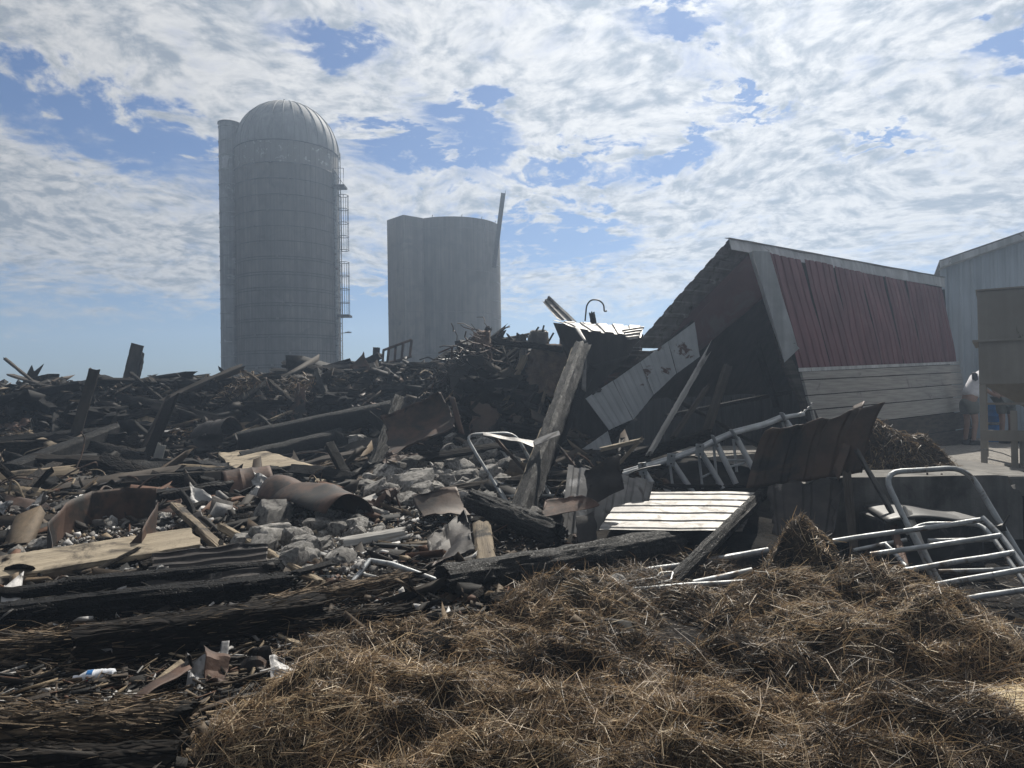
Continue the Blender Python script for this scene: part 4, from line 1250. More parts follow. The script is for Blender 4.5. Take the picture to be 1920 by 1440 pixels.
for (a, b, c, d, e, f, g, h, mt, lb) in LEFT_SHEETS:
    up = abs(d - f) * .0
    base = GL((g + e) / 2, (f + h) / 2)
    yb = base.y
    vf = sheet(P(a, b, yb + .25), P(c, d, yb + .3), P(e, f, yb), P(g, h, yb - .05), 14, 12, crumple=.05 if mt != 'ash_steel' else .06, freq=2.4, edge=.25, ridged=(mt == 'ash_steel'))
    metal('scrap_sheet', vf, mt, lb, 'metal sheet')

# roofing folded over the ruin, against the sky
metal('roofing_sheet', sheet(P(1036, 600, 11.6), P(1206, 611, 11.4), P(1202, 632, 10.8), P(1072, 612, 10.9), 14, 10, crumple=.02, ribs=('u', .022, .229)), 'galv_sheet',
      'bright ribbed roofing sheet lying on the ruined wall top', smooth=False)
metal('roofing_sheet', sheet(P(1018, 568, 11.6), P(1030, 554, 11.7), P(1082, 602, 11.5), P(1046, 598, 11.3), 8, 14, crumple=.03, ribs=('u', .02, .12)), 'galv_sheet',
      'curled roofing flap sticking up against the sky', smooth=False)
metal('roofing_sheet', sheet(P(1165, 620, 10.8), P(1208, 612, 11.0), P(1196, 632, 10.6), P(1176, 634, 10.5), 8, 6, crumple=.02, ribs=('v', .02, .115)), 'galv_sheet',
      'small ribbed roofing corner by the shed roof edge', smooth=False)
metal('tar_sheet', sheet(P(1038, 606, 11.6), P(1206, 628, 11.7), P(1190, 760, 11.6), P(1098, 760, 11.4), 16, 18, crumple=.05, freq=1.4), 'wall_black',
      'black charred wall sheet hanging left of the shed', solid=.02)
metal('tar_sheet', sheet(P(1096, 690, 11.5), P(1200, 660, 11.5), P(1150, 870, 11.3), P(1060, 860, 11.2), 12, 18, crumple=.06, freq=1.4), 'wall_black',
      'black sheet between the big pale post and white panels', solid=.02)
metal('trim_strip', sheet(P(1076, 612, 10.9), P(1086, 612, 10.9), P(1100, 640, 10.5), P(1096, 642, 10.5), 3, 8, crumple=.01), 'galv_sheet',
      'thin bent trim strip hanging from the roofing', 'metal strip')
metal('trim_strip', sheet(P(1092, 655, 10.2), P(1101, 655, 10.2), P(1098, 735, 10.0), P(1090, 730, 10.0), 3, 10, crumple=.02), 'galv_sheet',
      'pale narrow strip beside the big post top', 'metal strip')

# ruined stub of wall with rods
t = thing('ruined_wall', tuple(GL(1035, 800)), 'broken brown masonry stub with rods at the pile top', 'wall')
p0, p1 = P(985, 720, 11.9), P(1082, 690, 11.6)


def lump(c, rx, ry, rz, amp=.25, sub=4, seed=0):
    bm = bmesh.new(); bmesh.ops.create_icosphere(bm, subdivisions=sub, radius=1)
    vs = []
    for v in bm.verts:
        d = v.co.normalized()
        q = Vector((abs(d.x) ** .6 * math.copysign(1, d.x), abs(d.y) ** .6 * math.copysign(1, d.y), abs(d.z) ** .6 * math.copysign(1, d.z)))
        n = mnoise.noise(d * 1.7 + Vector((seed, 0, 0))) * amp + mnoise.noise(d * 4.5 + Vector((seed, 5, 0))) * amp * .4
        q = q * (1 + n)
        vs.append((c[0] + q.x * rx, c[1] + q.y * ry, c[2] + q.z * rz))
    fs = [tuple(x.index for x in f.verts) for f in bm.faces]
    bm.free()
    return np.array(vs), fs


obj('masonry', lump(P(1035, 705, 12.2), .52, .45, .52, .2, 4, 3), M['ruin'], t, False)
obj('masonry', lump(P(1075, 655, 12.2), .25, .35, .25, .3, 3, 9), M['ruin'], t, False)
obj('top_slab', beam(P(925, 640, 12.0), P(1055, 655, 11.8), .30, .10, rough=.02), M['charwood'], t, True)
obj('footing', lump(P(1010, 635, 12.1), .17, .16, .15, .2, 3, 5), M['concrete_wall'], t, False)
for (a, b, c, d) in ((992, 640, 1010, 613), (1015, 628, 1020, 610), (1029, 640, 1038, 624), (970, 640, 973, 626), (969, 640, 970, 624)):
    obj('rod', tube([P(a, b, 12.0), P(c, d, 12.0)], .016, 6), M['steel_dark'], t)
obj('rod', tube(fillet([P(1018, 626, 12.0), P(1020, 622, 12.0), P(1028, 624, 12.0)], .1), .016, 6), M['steel_dark'], t)
obj('shepherd_hook', tube(fillet([P(1097, 602, 11.8), P(1100, 572, 11.8), P(1108, 562, 11.8), P(1122, 562, 11.8), P(1132, 570, 11.8), P(1133, 584, 11.8), P(1138, 583, 11.8)], .12, 4), .013, 7), M['steel_dark'], None, True,
    'thin curved shepherd hook rod against the sky', 'hook')
timber('stump', (P(1113, 606, 11.9), P(1110, 588, 11.9)), .10, .10, 'char', 'small black post stub beside the shepherd hook', 'post', rnd=.4)


# ---- tubular steel: gates, pipes, rails
def pipe(pts, r, fr=.0):
    pts = fillet(pts, fr) if fr else [V3(p) for p in pts]
    out = [pts[0]]
    for a, b in zip(pts[:-1], pts[1:]):                      # a few shallow dents and kinks along straight runs
        n = max(1, int((b - a).length / .18))
        for k in range(1, n + 1):
            q = a.lerp(b, k / n)
            out.append(q + mnoise.noise_vector(q * 2.3) * (.007 if k < n else 0))
    return tube(out, r * .86, 12, wob=.10)


RG = .022
t = thing('tube_gate', tuple(GL(960, 985)), 'galvanized tube gate frame standing bent among the stones', 'gate')
ya = 8.3
obj('outer_frame', pipe([P(968, 975, 7.7), P(872, 815, 8.4), P(965, 812, 8.5), P(1018, 905, 8.2), P(1062, 985, 7.7)], .023, .14), M['galv'], t, True)
obj('inner_upright', pipe([P(975, 985, 7.65), P(928, 902, 8.05)], .023), M['galv'], t, True)
obj('rail', pipe([P(935, 908, 8.05), P(1065, 903, 8.1)], .020), M['galv'], t, True)
obj('rail', pipe([P(942, 931, 7.95), P(1042, 929, 8.0)], .020), M['galv'], t, True)
obj('rail', pipe([P(962, 955, 7.85), P(1020, 951, 7.9)], .020), M['galv'], t, True)
obj('hinge_clip', box(P(928, 925, 7.95), P(936, 905, 7.95), .03, .03), M['steel_dark'], t)
metal('draped_strip', sheet(P(905, 812, 8.42), P(1005, 826, 8.2), P(1002, 834, 8.05), P(906, 818, 8.3), 18, 3, crumple=.03, freq=3), 'galv_sheet',
      'torn ribbed metal strip draped on the centre gate top', 'metal strip', smooth=False)
metal('draped_strip', sheet(P(1000, 826, 8.2), P(1048, 808, 8.1), P(1050, 814, 8.0), P(1003, 834, 8.05), 10, 3, crumple=.015, freq=3), 'galv_sheet',
      'upturned end of the strip draped on the centre gate', 'metal strip', smooth=False)
timber('bar', (P(932, 826, 8.35), P(1030, 932, 8.15)), .035, .035, 'rust', 'rusty angle bar running inside the centre gate', 'bar')
timber('bar', (P(950, 903, 8.0), P(1063, 905, 8.0)), .06, .05, 'charwood', 'charred lath lying across the centre gate rail', 'lath')
timber('bar', (P(1046, 835, 8.6), P(1076, 872, 8.5)), .035, .03, 'rust', 'thin rusty stake between post and twisted sheet', 'stake')

# tall loop gate and fallen ladder gate at the right
t = thing('tube_gate', tuple(P(1760, 1090, 5.4)), 'tall bright galvanized gate loop leaning at the right', 'gate')
obj('loop_frame', pipe([P(1752, 1088, 5.5), P(1654, 886, 5.9), P(1812, 876, 5.9), P(1945, 1095, 5.4)], .026, .16), M['galv'], t, True)
obj('inner_tube', pipe([P(1762, 1090, 5.46), P(1712, 1000, 5.66)], .022), M['galv'], t, True)
obj('latch', join(box(P(1864, 992, 5.6), P(1884, 988, 5.58), .05, .05), tube([P(1878, 990, 5.55), P(1892, 966, 5.55)], .007, 6)), M['steel_dark'], t)
t = thing('tube_gate', tuple(P(1800, 1100, 5.0)), 'fallen ladder-like galvanized gate with five rails at right', 'gate')
obj('end_stile', pipe([P(1842, 970, 5.5), P(1878, 1006, 5.34), P(1950, 1105, 4.95)], .022, .05), M['galv'], t, True)
for (a, b, c, d, y0, y1) in ((1562, 1015, 1845, 974, 5.7, 5.5), (1632, 1040, 1876, 1004, 5.5, 5.34), (1682, 1072, 1901, 1036, 5.3, 5.2), (1735, 1100, 1930, 1066, 5.15, 5.08), (1788, 1126, 1950, 1102, 5.0, 4.95)):
    obj('rail', pipe([P(a, b, y0), P(c, d, y1)], .023), M['galv'], t, True)
t = thing('tube_gate', tuple(P(1800, 1060, 5.9)), 'second tube gate lying under the ladder-like one', 'gate')
for (a, b, c, d, y0, y1) in ((1600, 1032, 1700, 1012, 6.0, 5.95), (1740, 1014, 1868, 1012, 5.75, 5.65), (1760, 1072, 1905, 1066, 5.4, 5.35), (1660, 1020, 1724, 1090, 5.9, 5.2)):
    obj('rail', pipe([P(a, b, y0), P(c, d, y1)], .02), M['galv'], t, True)
obj('end_loop', pipe([P(1700, 1000, 5.8), P(1730, 982, 5.85), P(1838, 982, 5.65), P(1862, 1008, 5.5), P(1925, 1100, 5.1)], .02, .1), M['galv'], t, True)

# pipes on the ground between the hay humps
for (pts, r, lb) in (
        ([(1105, 1086, 5.9), (1270, 1062, 6.0), (1440, 1032, 6.1)], .032, 'long dim pipe behind the hay humps, uppermost of the pipes'),
        ([(1128, 1104, 5.5), (1262, 1079, 5.6)], .022, 'short lit pipe with a bent bracket between the hay humps'),
        ([(1140, 1111, 5.35), (1290, 1097, 5.4), (1425, 1089, 5.4)], .024, 'long pale pipe lying between the two hay humps'),
        ([(1165, 1133, 5.15), (1305, 1127, 5.15)], .020, 'lowest pale pipe half buried between the hay humps'),
        ([(1300, 1094, 5.6), (1410, 1070, 5.65)], .03, 'dim stub of pipe beyond the charred slanting post'),
        ([(812, 1143, 5.1), (935, 1129, 5.15)], .018, 'thin pale rod at the left foot of the hay hump'),
        ([(740, 1124, 5.15), (800, 1140, 5.1)], .018, 'bent pale rod end beside the splintered timber')):
    obj('steel_pipe', pipe([P(*p) for p in pts], r), M['galv'], None, True, lb, 'pipe')
obj('bracket', tube(fillet([P(1232, 1082, 5.55), P(1238, 1074, 5.6), P(1262, 1072, 5.6), P(1258, 1088, 5.5), P(1230, 1094, 5.5)], .02), .008, 6), M['galv'], None, True, 'little bent wire bracket on the short lit pipe', 'bracket')
t = thing('pipe_frame', tuple(GL(660, 1105)), 'small bent pipe frame poking up left of the black log', 'pipe frame')
obj('upright', pipe([P(648, 1108, 5.2), P(672, 1078, 5.35), P(694, 1050, 5.5)], .023), M['galv'], t, True)
obj('rail', pipe([P(693, 1051, 5.5), P(735, 1058, 5.45), P(775, 1072, 5.4), P(818, 1088, 5.35)], .023), M['galv'], t, True)
obj('rail', pipe([P(678, 1077, 5.4), P(705, 1083, 5.35), P(738, 1096, 5.3)], .018), M['galv'], t, True)
obj('stub', pipe([P(663, 1098, 5.25), P(674, 1105, 5.2)], .018), M['galv'], t, True)
obj('knob', pipe([P(674, 1066, 5.42), P(680, 1061, 5.38)], .02), M['galv'], t, True)


# white cattle rail with bolted plates inside the shed mouth
def cattle_rail():
    t = thing('cattle_stanchion', tuple(P(1350, 930, 8.5)), 'pale cattle feed rail with bolted plates sagging in the shed mouth', 'cattle rail')
    rail = [(1168, 889), (1205, 878), (1258, 862), (1312, 843), (1340, 828), (1377, 812), (1432, 798), (1472, 782), (1508, 776)]
    yy = 8.6
    pts = [P(x, y, yy) for x, y in rail]
    obj('top_rail', tube(pts, .026, 10), M['white_paint'], t, True)
    obj('top_rail', tube([p + Vector((.02, .06, .025)) for p in pts[:-1]], .022, 8), M['white_paint'], t, True)
    for k, (x, y) in enumerate(((1205, 879), (1258, 862), (1312, 844), (1340, 827), (1377, 815), (1470, 784))):
        c = P(x, y, yy - .06)
        tl = (-.1, .1, .05, -.35, -.6, -.45)[k]
        up = Vector((math.sin(tl), 0, math.cos(tl)))
        pl = obj('plate', box(c - up * .075, c + up * .075, .10, .02, 0), M['galv'], t, bevel=.004)
        for s in (-1, 1):
            q = c + up * .045 * s + Vector((0, -.014, 0))
            obj('bolt', tube([q, q + Vector((0, -.012, 0))], .011, 6), M['steel_dark'], pl)
        dx, dy = ((18, 28), (42, 62), (44, 72), (40, 80), (38, 70), (22, 30))[k]
        obj('bar', tube([P(x + 4, y + 6, yy), P(x + dx, y + dy, yy - .1)], .034, 10), M['white_paint'], t, True)
        obj('thin_bar', tube([P(x - 2, y + 8, yy + .04), P(x + dx * .12, y + dy * 1.0, yy)], .016, 8), M['white_paint'], t, True)
    for (a, b, c, d) in ((1316, 895, 1338, 885), (1358, 862, 1408, 864), (1370, 875, 1396, 868)):
        obj('cross_bar', tube([P(a, b, yy), P(c, d, yy)], .014, 8), M['white_paint'], t, True)
    obj('lower_rail', beam(P(1228, 911, 8.5), P(1400, 912, 8.5), .05, .04), M['charwood'], t, True)
    # chain tying the rail to the corner post
    ch = thing('chain', tuple(P(1508, 770, 8.7)), 'short chain tying the cattle rail to the shed post', 'chain')
    a, b = P(1497, 778, 8.55), P(1524, 755, 8.7)
    n = 8
    for i in range(n):
        c = a.lerp(b, (i + .5) / n) - Vector((0, 0, .02 * math.sin(math.pi * i / n)))
        d = (b - a).normalized(); s = d.cross(Vector((0, 1, 0))).normalized() if i % 2 else Vector((0, 1, 0))
        ring = [c + d * .022 * math.cos(q) + s * .011 * math.sin(q) for q in np.linspace(0, 2 * math.pi, 11)]
        obj('link', tube(ring, .004, 5, cap=False), M['galv'], ch, True)


cattle_rail()


# small railing on the skyline by the roofless silo
t = thing('railing', tuple(GL(745, 700)), 'small dark railing frame on the skyline by the charred post', 'railing')
for (a, b, c, d) in ((718, 657, 772, 637), (718, 684, 772, 668), (719, 657, 717, 684), (729, 653, 726, 682), (772, 637, 768, 670), (742, 648, 740, 676), (756, 643, 753, 673)):
    obj('bar', tube([P(a, b, 16.5), P(c, d, 16.5)], .03, 6), M['rust'], t)
obj('strap', sheet(P(757, 668, 15.5), P(763, 668, 15.5), P(752, 725, 15.0), P(744, 725, 15.0), 2, 10, crumple=.02), M['burnt_steel'], None, True, 'curved dark strap below the skyline railing', 'strap', solid=.01)


# black tote against the low wall
t = thing('feed_tote', tuple(P(1735, 1050, 6.2)), 'black plastic feed tote with a dusty lid by the wall', 'tote')
a = P(1645, 966, 6.2); w = P(1842, 962, 6.2).x - a.x
z1 = a.z
obj('tub', abox(a.x + .03, a.x + w - .03, 6.12, 6.62, .02, z1 - .03), M['plastic_black'], t, bevel=.03)
def warp(u, v, p): return p + Vector((0, 0, .03 * math.sin(u * 5) - .03 * v))
obj('lid', sheet(Vector((a.x, 6.05, z1 - .03)), Vector((a.x + w, 6.05, z1 - .04)), Vector((a.x + w - .1, 6.66, z1 + .02)), Vector((a.x + .1, 6.66, z1 + .03)), 14, 8, crumple=.012, freq=2, fn=warp), M['plastic_black'], t, True, solid=.02)

# ------------------------------------------------------------------ loose debris, every piece its own object
def variant_mesh(name, vf, mat, smooth=True, solid=0.0):
    me = mesh_from(name, vf[0], vf[1], smooth)
    me.materials.append(mat)
    return me


def place(name, me, loc, rot, scale, mat, label, cat, group, solid=0.0):
    o = bpy.data.objects.new(name, me)
    COL.objects.link(o)
    o.location = loc; o.rotation_euler = rot; o.scale = scale
    if mat is not None:
        o.material_slots[0].link = 'OBJECT'; o.material_slots[0].material = mat
    if solid:
        md = o.modifiers.new('solid', 'SOLIDIFY'); md.thickness = solid; md.offset = 0
    return tag(o, label, cat, group, 'thing')


def slope_rot(x, y, yaw, pitch=0.0, roll=0.0):
    e = .25
    gx = float(H(x + e, y) - H(x - e, y)) / (2 * e); gy = float(H(x, y + e) - H(x, y - e)) / (2 * e)
    n = Vector((-gx, -gy, 1)).normalized()
    q = Vector((0, 0, 1)).rotation_difference(n)
    return (q.to_matrix() @ Matrix.Rotation(yaw, 3, 'Z') @ Matrix.Rotation(pitch, 3, 'Y') @ Matrix.Rotation(roll, 3, 'X')).to_euler()


def in_view(n, ylo, yhi, xmax=1.2, power=1.0):
    """positions on the debris field, thinning with distance"""
    out = []
    while len(out) < n:
        y = ylo * (yhi / ylo) ** random.random()
        x = random.uniform(-.76 * y, min(xmax, .3 * y))
        if x > .6 and y < 7.2: continue
        if blocked(x, y): continue
        out.append((x, y))
    return out


LANDMARKS = [('standing wide plank', 245, 735), ('far left pole', 60, 735), ('leaning grey plank', 140, 830), ('broad dark board', 275, 850), ('slanting left beam', 110, 880), ('steel band', 190, 1030),
             ('pale wood slab', 530, 905), ('long middle log', 600, 820), ('silo foot', 500, 745), ('crushed drum', 580, 980), ('tank shell', 780, 850), ('round-topped post', 700, 730), ('wire tangle', 860, 770),
             ('ruined wall', 1020, 780), ('big pale post', 980, 930), ('centre gate', 940, 960), ('arched dark sheet', 830, 985), ('bent pipe frame', 700, 1090), ('sloping batten', 500, 1070), ('left edge timbers', 60, 1150),
             ('hewn timber', 380, 1190), ('ribbed drum end', 450, 930), ('black log', 900, 1090), ('left rubble edge', 40, 970)]
LM = [(n, G(x, y)) for n, x, y in LANDMARKS]


def near_what(x, y):
    n, p = min(LM, key=lambda q: ((q[1].x - x) ** 2 + (q[1].y - y) ** 2) ** .5 / q[1].y)
    dx, dy = x - p.x, (y - p.y) * .8
    side = ('right of' if dx > 0 else 'left of') if abs(dx) > abs(dy) else ('behind' if dy > 0 else 'in front of')
    return '%s %s the %s' % ('just' if math.hypot(dx, dy) < .06 * p.y else 'well', side, n)


CLEAR = [(G(px, py), r) for px, py, r in ((185, 1030, .75), (80, 1050, .5), (300, 1040, .5), (440, 880, .45), (560, 905, .6), (540, 965, .45), (620, 985, .5), (800, 920, .9), (900, 900, .8), (720, 900, .6), (560, 1040, .6), (660, 1005, .5),
                                         (390, 1030, .35), (500, 1060, .4), (1040, 1080, .8), (950, 1040, .6), (960, 970, .6), (770, 850, .6), (690, 1080, .4), (780, 1085, .4), (100, 1180, .5), (300, 1165, .6), (450, 1190, .6), (620, 1150, .6), (820, 1000, .6),
                                         (140, 835, .45), (280, 850, .5), (110, 880, .6), (180, 1283, .25), (420, 1250, .4))]


def blocked(x, y, m=0.0):
    return any((p.x - x) ** 2 + (p.y - y) ** 2 < (r + m) ** 2 for p, r in CLEAR)


WORD = {'char': 'black charred', 'charwood': 'dark half-burnt', 'wood_scorched': 'scorched grey', 'wood': 'brown', 'ash_steel': 'pale grey', 'burnt_steel': 'blackened', 'rust': 'rusty', 'wood_grey': 'weathered', 'steel_dark': 'dark steel'}


def scatter_boards():
    meshes = []
    for i in range(9):
        vf = beam(Vector((-.5, 0, 0)), Vector((.5, 0, 0)), .14, .045 if i % 3 else .10, 0, 10, .012, (.06, .09), bend=.01 * (i % 4), rnd=.15)
        meshes.append(variant_mesh('burnt_board', vf, M['char']))
    mats = ['char'] * 8 + ['charwood'] * 7 + ['wood_scorched'] * 3 + ['wood'] * 1
    for i, (x, y) in enumerate(in_view(150, 4.8, 16.5)):
        near = y < 8.5
        L = random.uniform(.18, .55) if near else random.uniform(.4, 1.1) * (.8 + .05 * y)
        sx = L; s = random.uniform(.25, .6) if near else random.uniform(.5, 1.1) * (.45 + .05 * y)
        steep = random.random() < .10 and y < 12
        pitch = random.uniform(-.9, -.4) * random.choice((1, -1)) if steep else random.uniform(-.22, .22)
        z = float(H(x, y)) + random.uniform(.02, .14) + (abs(math.sin(pitch)) * L * .3 if steep else 0)
        yaw = random.gauss(0.15, .8); mt = random.choice(mats)
        place('burnt_board', random.choice(meshes), (x, y, z), slope_rot(x, y, yaw, pitch, random.uniform(-.7, .7)), (sx, s, s), M[mt],
              '%s %s lying loose %s' % (WORD[mt], 'board scrap' if near else 'loose board', near_what(x, y)) if near else '%s loose board on the slope %s' % (WORD[mt], near_what(x, y)), 'board', 'loose burnt boards in the debris')
    # longer wreckage timbers lying across the middle of the slope
    for i in range(60):
        y = random.uniform(8.2, 12.3); x = random.uniform(-.76 * y, .02 * y)
        if blocked(x, y, .1): continue
        L = random.uniform(.8, 2.4); s = random.uniform(.8, 1.8); mt = random.choice(['char'] * 5 + ['charwood'] * 4 + ['wood_scorched'] * 2 + ['wood'])
        z = float(H(x, y)) + random.uniform(.06, .24)
        place('wreck_timber', random.choice(meshes), (x, y, z), slope_rot(x, y, random.gauss(.1, .6), random.uniform(-.12, .12), random.uniform(-.9, .9)), (L, s, s * random.uniform(1.0, 2.2)), M[mt],
              '%s timber lying across the slope %s' % (WORD[mt], near_what(x, y)), 'timber', 'timbers across the slope')
    # jumbled framing standing in the heap left of the shed
    for i in range(64):
        y = random.uniform(11.3, 13.4); x = random.gauss(-.45, .75)
        if x > .75 or x < -2.2: continue
        L = random.uniform(.5, 1.5); s = random.uniform(.5, 1.25); mt = random.choice(['char'] * 5 + ['charwood'] * 4 + ['wood_scorched'] * 3 + ['wood'])
        pitch = random.choice((1, -1)) * random.uniform(.1, .9 if y < 12.2 else .35)
        z = float(H(x, y)) + abs(math.sin(pitch)) * L * .15
        place('heaped_framing', random.choice(meshes), (x, y, z), slope_rot(x, y, random.uniform(-1.2, 1.2), pitch, random.uniform(-1, 1)), (L, s, s * random.uniform(.8, 1.5)), M[mt],
              '%s framing stick in the tall heap %s' % (WORD[mt], near_what(x, y)), 'framing', 'framing jumbled in the tall heap')
    # closer-packed lumber below the left skyline
    for i in range(100):
        y = random.uniform(12.5, 17.6); x = random.uniform(-.78 * y, -.05 * y)
        L = random.uniform(1.2, 3.6) * (.5 if 12.6 < y < 15.0 else 1); s = random.uniform(.7, 1.4)
        steep = random.random() < .06 and y < 13.2
        pitch = random.uniform(-.45, .45) if steep else random.uniform(-.14, .14)
        z = float(H(x, y)) + random.uniform(.04, .20 if y < 15.5 else .10)
        mt = random.choice(['char'] * 5 + ['charwood'] * 4 + ['wood_scorched'])
        place('burnt_timber', random.choice(meshes), (x, y, z), slope_rot(x, y, random.gauss(-.25, .55), pitch, random.uniform(-.9, .9)), (L, s, s * random.uniform(.9, 2.0)), M[mt],
              '%s lumber heaped near the skyline %s' % (WORD[mt], near_what(x, y)), 'lumber', 'heaped lumber below the left skyline')


def scatter_stones():
    meshes = []
    for i in range(10):
        vf = lump((0, 0, 0), 1.0, .8, .68, .26, 4, 20 + i * 7)
        vs = np.array(vf[0])
        for _ in range(9):                        # broken faces
            dr = rng.normal(0, 1, 3); dr /= np.linalg.norm(dr)
            lim = rng.uniform(.55, .80); ex = vs @ dr - lim
            vs = vs - np.clip(ex, 0, None)[:, None] * dr * .92
        vf = (vs, vf[1])
        meshes.append(variant_mesh('field_stone', vf, M['rock'], True)); meshes[-1].set_sharp_from_angle(angle=R(30))
    spots = []
    for (px, py, a, b, n, s0, s1) in ((800, 925, 110, 45, 60, .05, .14), (905, 900, 75, 70, 60, .05, .15), (740, 900, 50, 40, 22, .05, .13), (560, 1035, 120, 45, 30, .05, .13), (655, 1000, 70, 40, 26, .04, .11),
                                    (880, 860, 50, 30, 18, .08, .16), (700, 985, 80, 40, 20, .03, .09), (960, 960, 60, 30, 16, .04, .10), (120, 985, 90, 30, 12, .04, .09), (60, 1040, 60, 20, 8, .04, .09)):
        for i in range(n):
            an = random.uniform(0, 6.28); r = math.sqrt(random.random())
            p = G(px + a * r * math.cos(an), py + b * r * math.sin(an))
            spots.append((p.x + random.uniform(-.08, .08), p.y + random.uniform(-.12, .12), random.uniform(s0, s1) * random.choice((1, 1, .7))))
    for x, y, s in spots:
        place('field_stone', random.choice(meshes), (x, y, float(H(x, y)) + s * random.uniform(.4, 1.1)), (random.uniform(-.5, .5), random.uniform(-.5, .5), random.uniform(0, 6.28)),
              (s * random.uniform(1.05, 1.6), s * 1.2, s * random.uniform(.9, 1.3)), None, '%s field stone in the rubble %s' % ('small' if s < .065 else 'fist-sized' if s < .10 else 'large', near_what(x, y)), 'stone', 'field stones in the rubble')
    big = [((770, 935), .24, 'big round grey boulder above the arched dark sheet'), ((500, 1000), .22, 'large rounded stone under the crushed drum'), ((905, 858), .22, 'tall pale boulder behind the centre gate'),
           ((500, 1035), .19, 'flat oval stone behind the sloping batten'), ((570, 1045), .15, 'whitish stone right of the oval one'), ((640, 1008), .13, 'white-topped stone near the debarked log'),
           ((545, 1065), .15, 'rough stone pressed against the weathered batten'), ((1160, 1112), .10, 'ashy stone between the pale pipes'), ((720, 905), .20, 'dark boulder at the tank shell foot'), ((675, 845), .22, 'dark boulder beside the charred post'),
           ((855, 800), .26, 'grey boulder top right of the tank shell'), ((620, 935), .12, 'pale stone on the dusty trough piece')]
    for (pp, s, lb) in big:
        p = G(*pp)
        place('boulder', random.choice(meshes), (p.x, p.y + s * .5, float(H(p.x, p.y)) + s * .45), (random.uniform(-.3, .3), random.uniform(-.3, .3), random.uniform(0, 6)), (s * 1.25, s, s), None, lb, 'boulder', None)


def scatter_sheets():
    meshes = []
    for i in range(8):
        vf = sheet(Vector((-.5, -.35, 0)), Vector((.5, -.35, 0)), Vector((.5, .35, 0)), Vector((-.5, .35, 0)), 12, 10, crumple=.16 if i % 2 else .24, freq=2.2 + .3 * i, edge=.5, ridged=i % 3 == 0)
        meshes.append(variant_mesh('scrap_sheet', vf, M['burnt_steel'], True)); meshes[-1].set_sharp_from_angle(angle=R(16))
    mats = ['ash_steel'] * 4 + ['burnt_steel'] * 5 + ['rust'] * 4
    far = ['burnt_steel'] * 5 + ['rust'] * 2 + ['ash_steel']
    for i, (x, y) in enumerate(in_view(110, 4.9, 16.5)):
        s = random.uniform(.10, .30) * (.45 + .05 * y); mt = random.choice(mats if y < 9.5 else far)
        place('crumpled_scrap', random.choice(meshes), (x, y, float(H(x, y)) + s * .25), slope_rot(x, y, random.uniform(0, 6.28), random.uniform(-.8, .8), random.uniform(-.6, .6)),
              (s * random.uniform(.8, 1.6), s, s), M[mt], '%s crumpled metal scrap %s' % (WORD[mt], near_what(x, y)), 'metal scrap', 'crumpled metal scraps on the slope', solid=.005)
    # larger bent sheets lying in the wreck
    for i in range(46):
        y = random.uniform(6.5, 14.0); x = random.uniform(-.74 * y, .03 * y)
        if blocked(x, y, .05): continue
        s = random.uniform(.35, .75) * (.6 + .03 * y); mt = random.choice(['burnt_steel'] * 5 + ['rust'] * 4 + ['ash_steel'] * (1 if y > 9 else 3))
        place('bent_sheet', random.choice(meshes), (x, y, float(H(x, y)) + s * .16), slope_rot(x, y, random.uniform(0, 6.28), random.gauss(0, .35), random.gauss(0, .3)),
              (s * random.uniform(.9, 1.5), s, s * .7), M[mt], 'larger %s bent sheet lying %s' % (WORD[mt], near_what(x, y)), 'metal sheet', 'larger bent sheets on the slope', solid=.004)
    # ashen, pale litter band at left
    for i in range(40):
        p = G(random.uniform(-10, 420), random.uniform(925, 1060))
        s = random.uniform(.07, .20); mt = random.choice(['ash_steel'] * 4 + ['wood_grey', 'rust'])
        if blocked(p.x, p.y, -.2): continue
        place('ashen_scrap', random.choice(meshes), (p.x, p.y, float(H(p.x, p.y)) + s * .3), slope_rot(p.x, p.y, random.uniform(0, 6.28), random.uniform(-.5, .5), random.uniform(-.4, .4)),
              (s * random.uniform(1, 1.9), s, s), M[mt], '%s ash-dusted scrap in the rubble %s' % (WORD[mt], near_what(p.x, p.y)), 'scrap', 'ashen scraps at left', solid=.012)


def scatter_heaps():
    """burnt matted lumps that give the wreck its mass"""
    meshes = []
    for i in range(6):
        vf = lump((0, 0, 0), 1.0, .8, .55, .55, 4, 60 + i * 5)
        vs = np.array(vf[0]); nz = sines(400 + i, 16, 5, 22)
        r = 1 + .10 * nz(vs[:, 0] + vs[:, 2], vs[:, 1] - vs[:, 2])
        meshes.append(variant_mesh('burnt_clod', (vs * r[:, None], vf[1]), M['char'], True)); meshes[-1].set_sharp_from_angle(angle=R(30))
    for i in range(40):
        y = random.uniform(8.0, 15.2); x = random.uniform(-.76 * y, .03 * y)
        if blocked(x, y, .15): continue
        s = random.uniform(.18, .48) * (.5 + .045 * y); mt = random.choice(['char'] * 5 + ['ruin', 'charwood', 'charwood'])
        place('burnt_clod', random.choice(meshes), (x, y, float(H(x, y)) + s * .05), (0, 0, random.uniform(0, 6.28)), (s * random.uniform(.9, 1.7), s, s * random.uniform(.6, 1.0)), M[mt],
              '%s matted clod in the wreck %s' % ('brown crumbly' if mt == 'ruin' else WORD[mt], near_what(x, y)), 'burnt clod', 'burnt clods in the wreck')


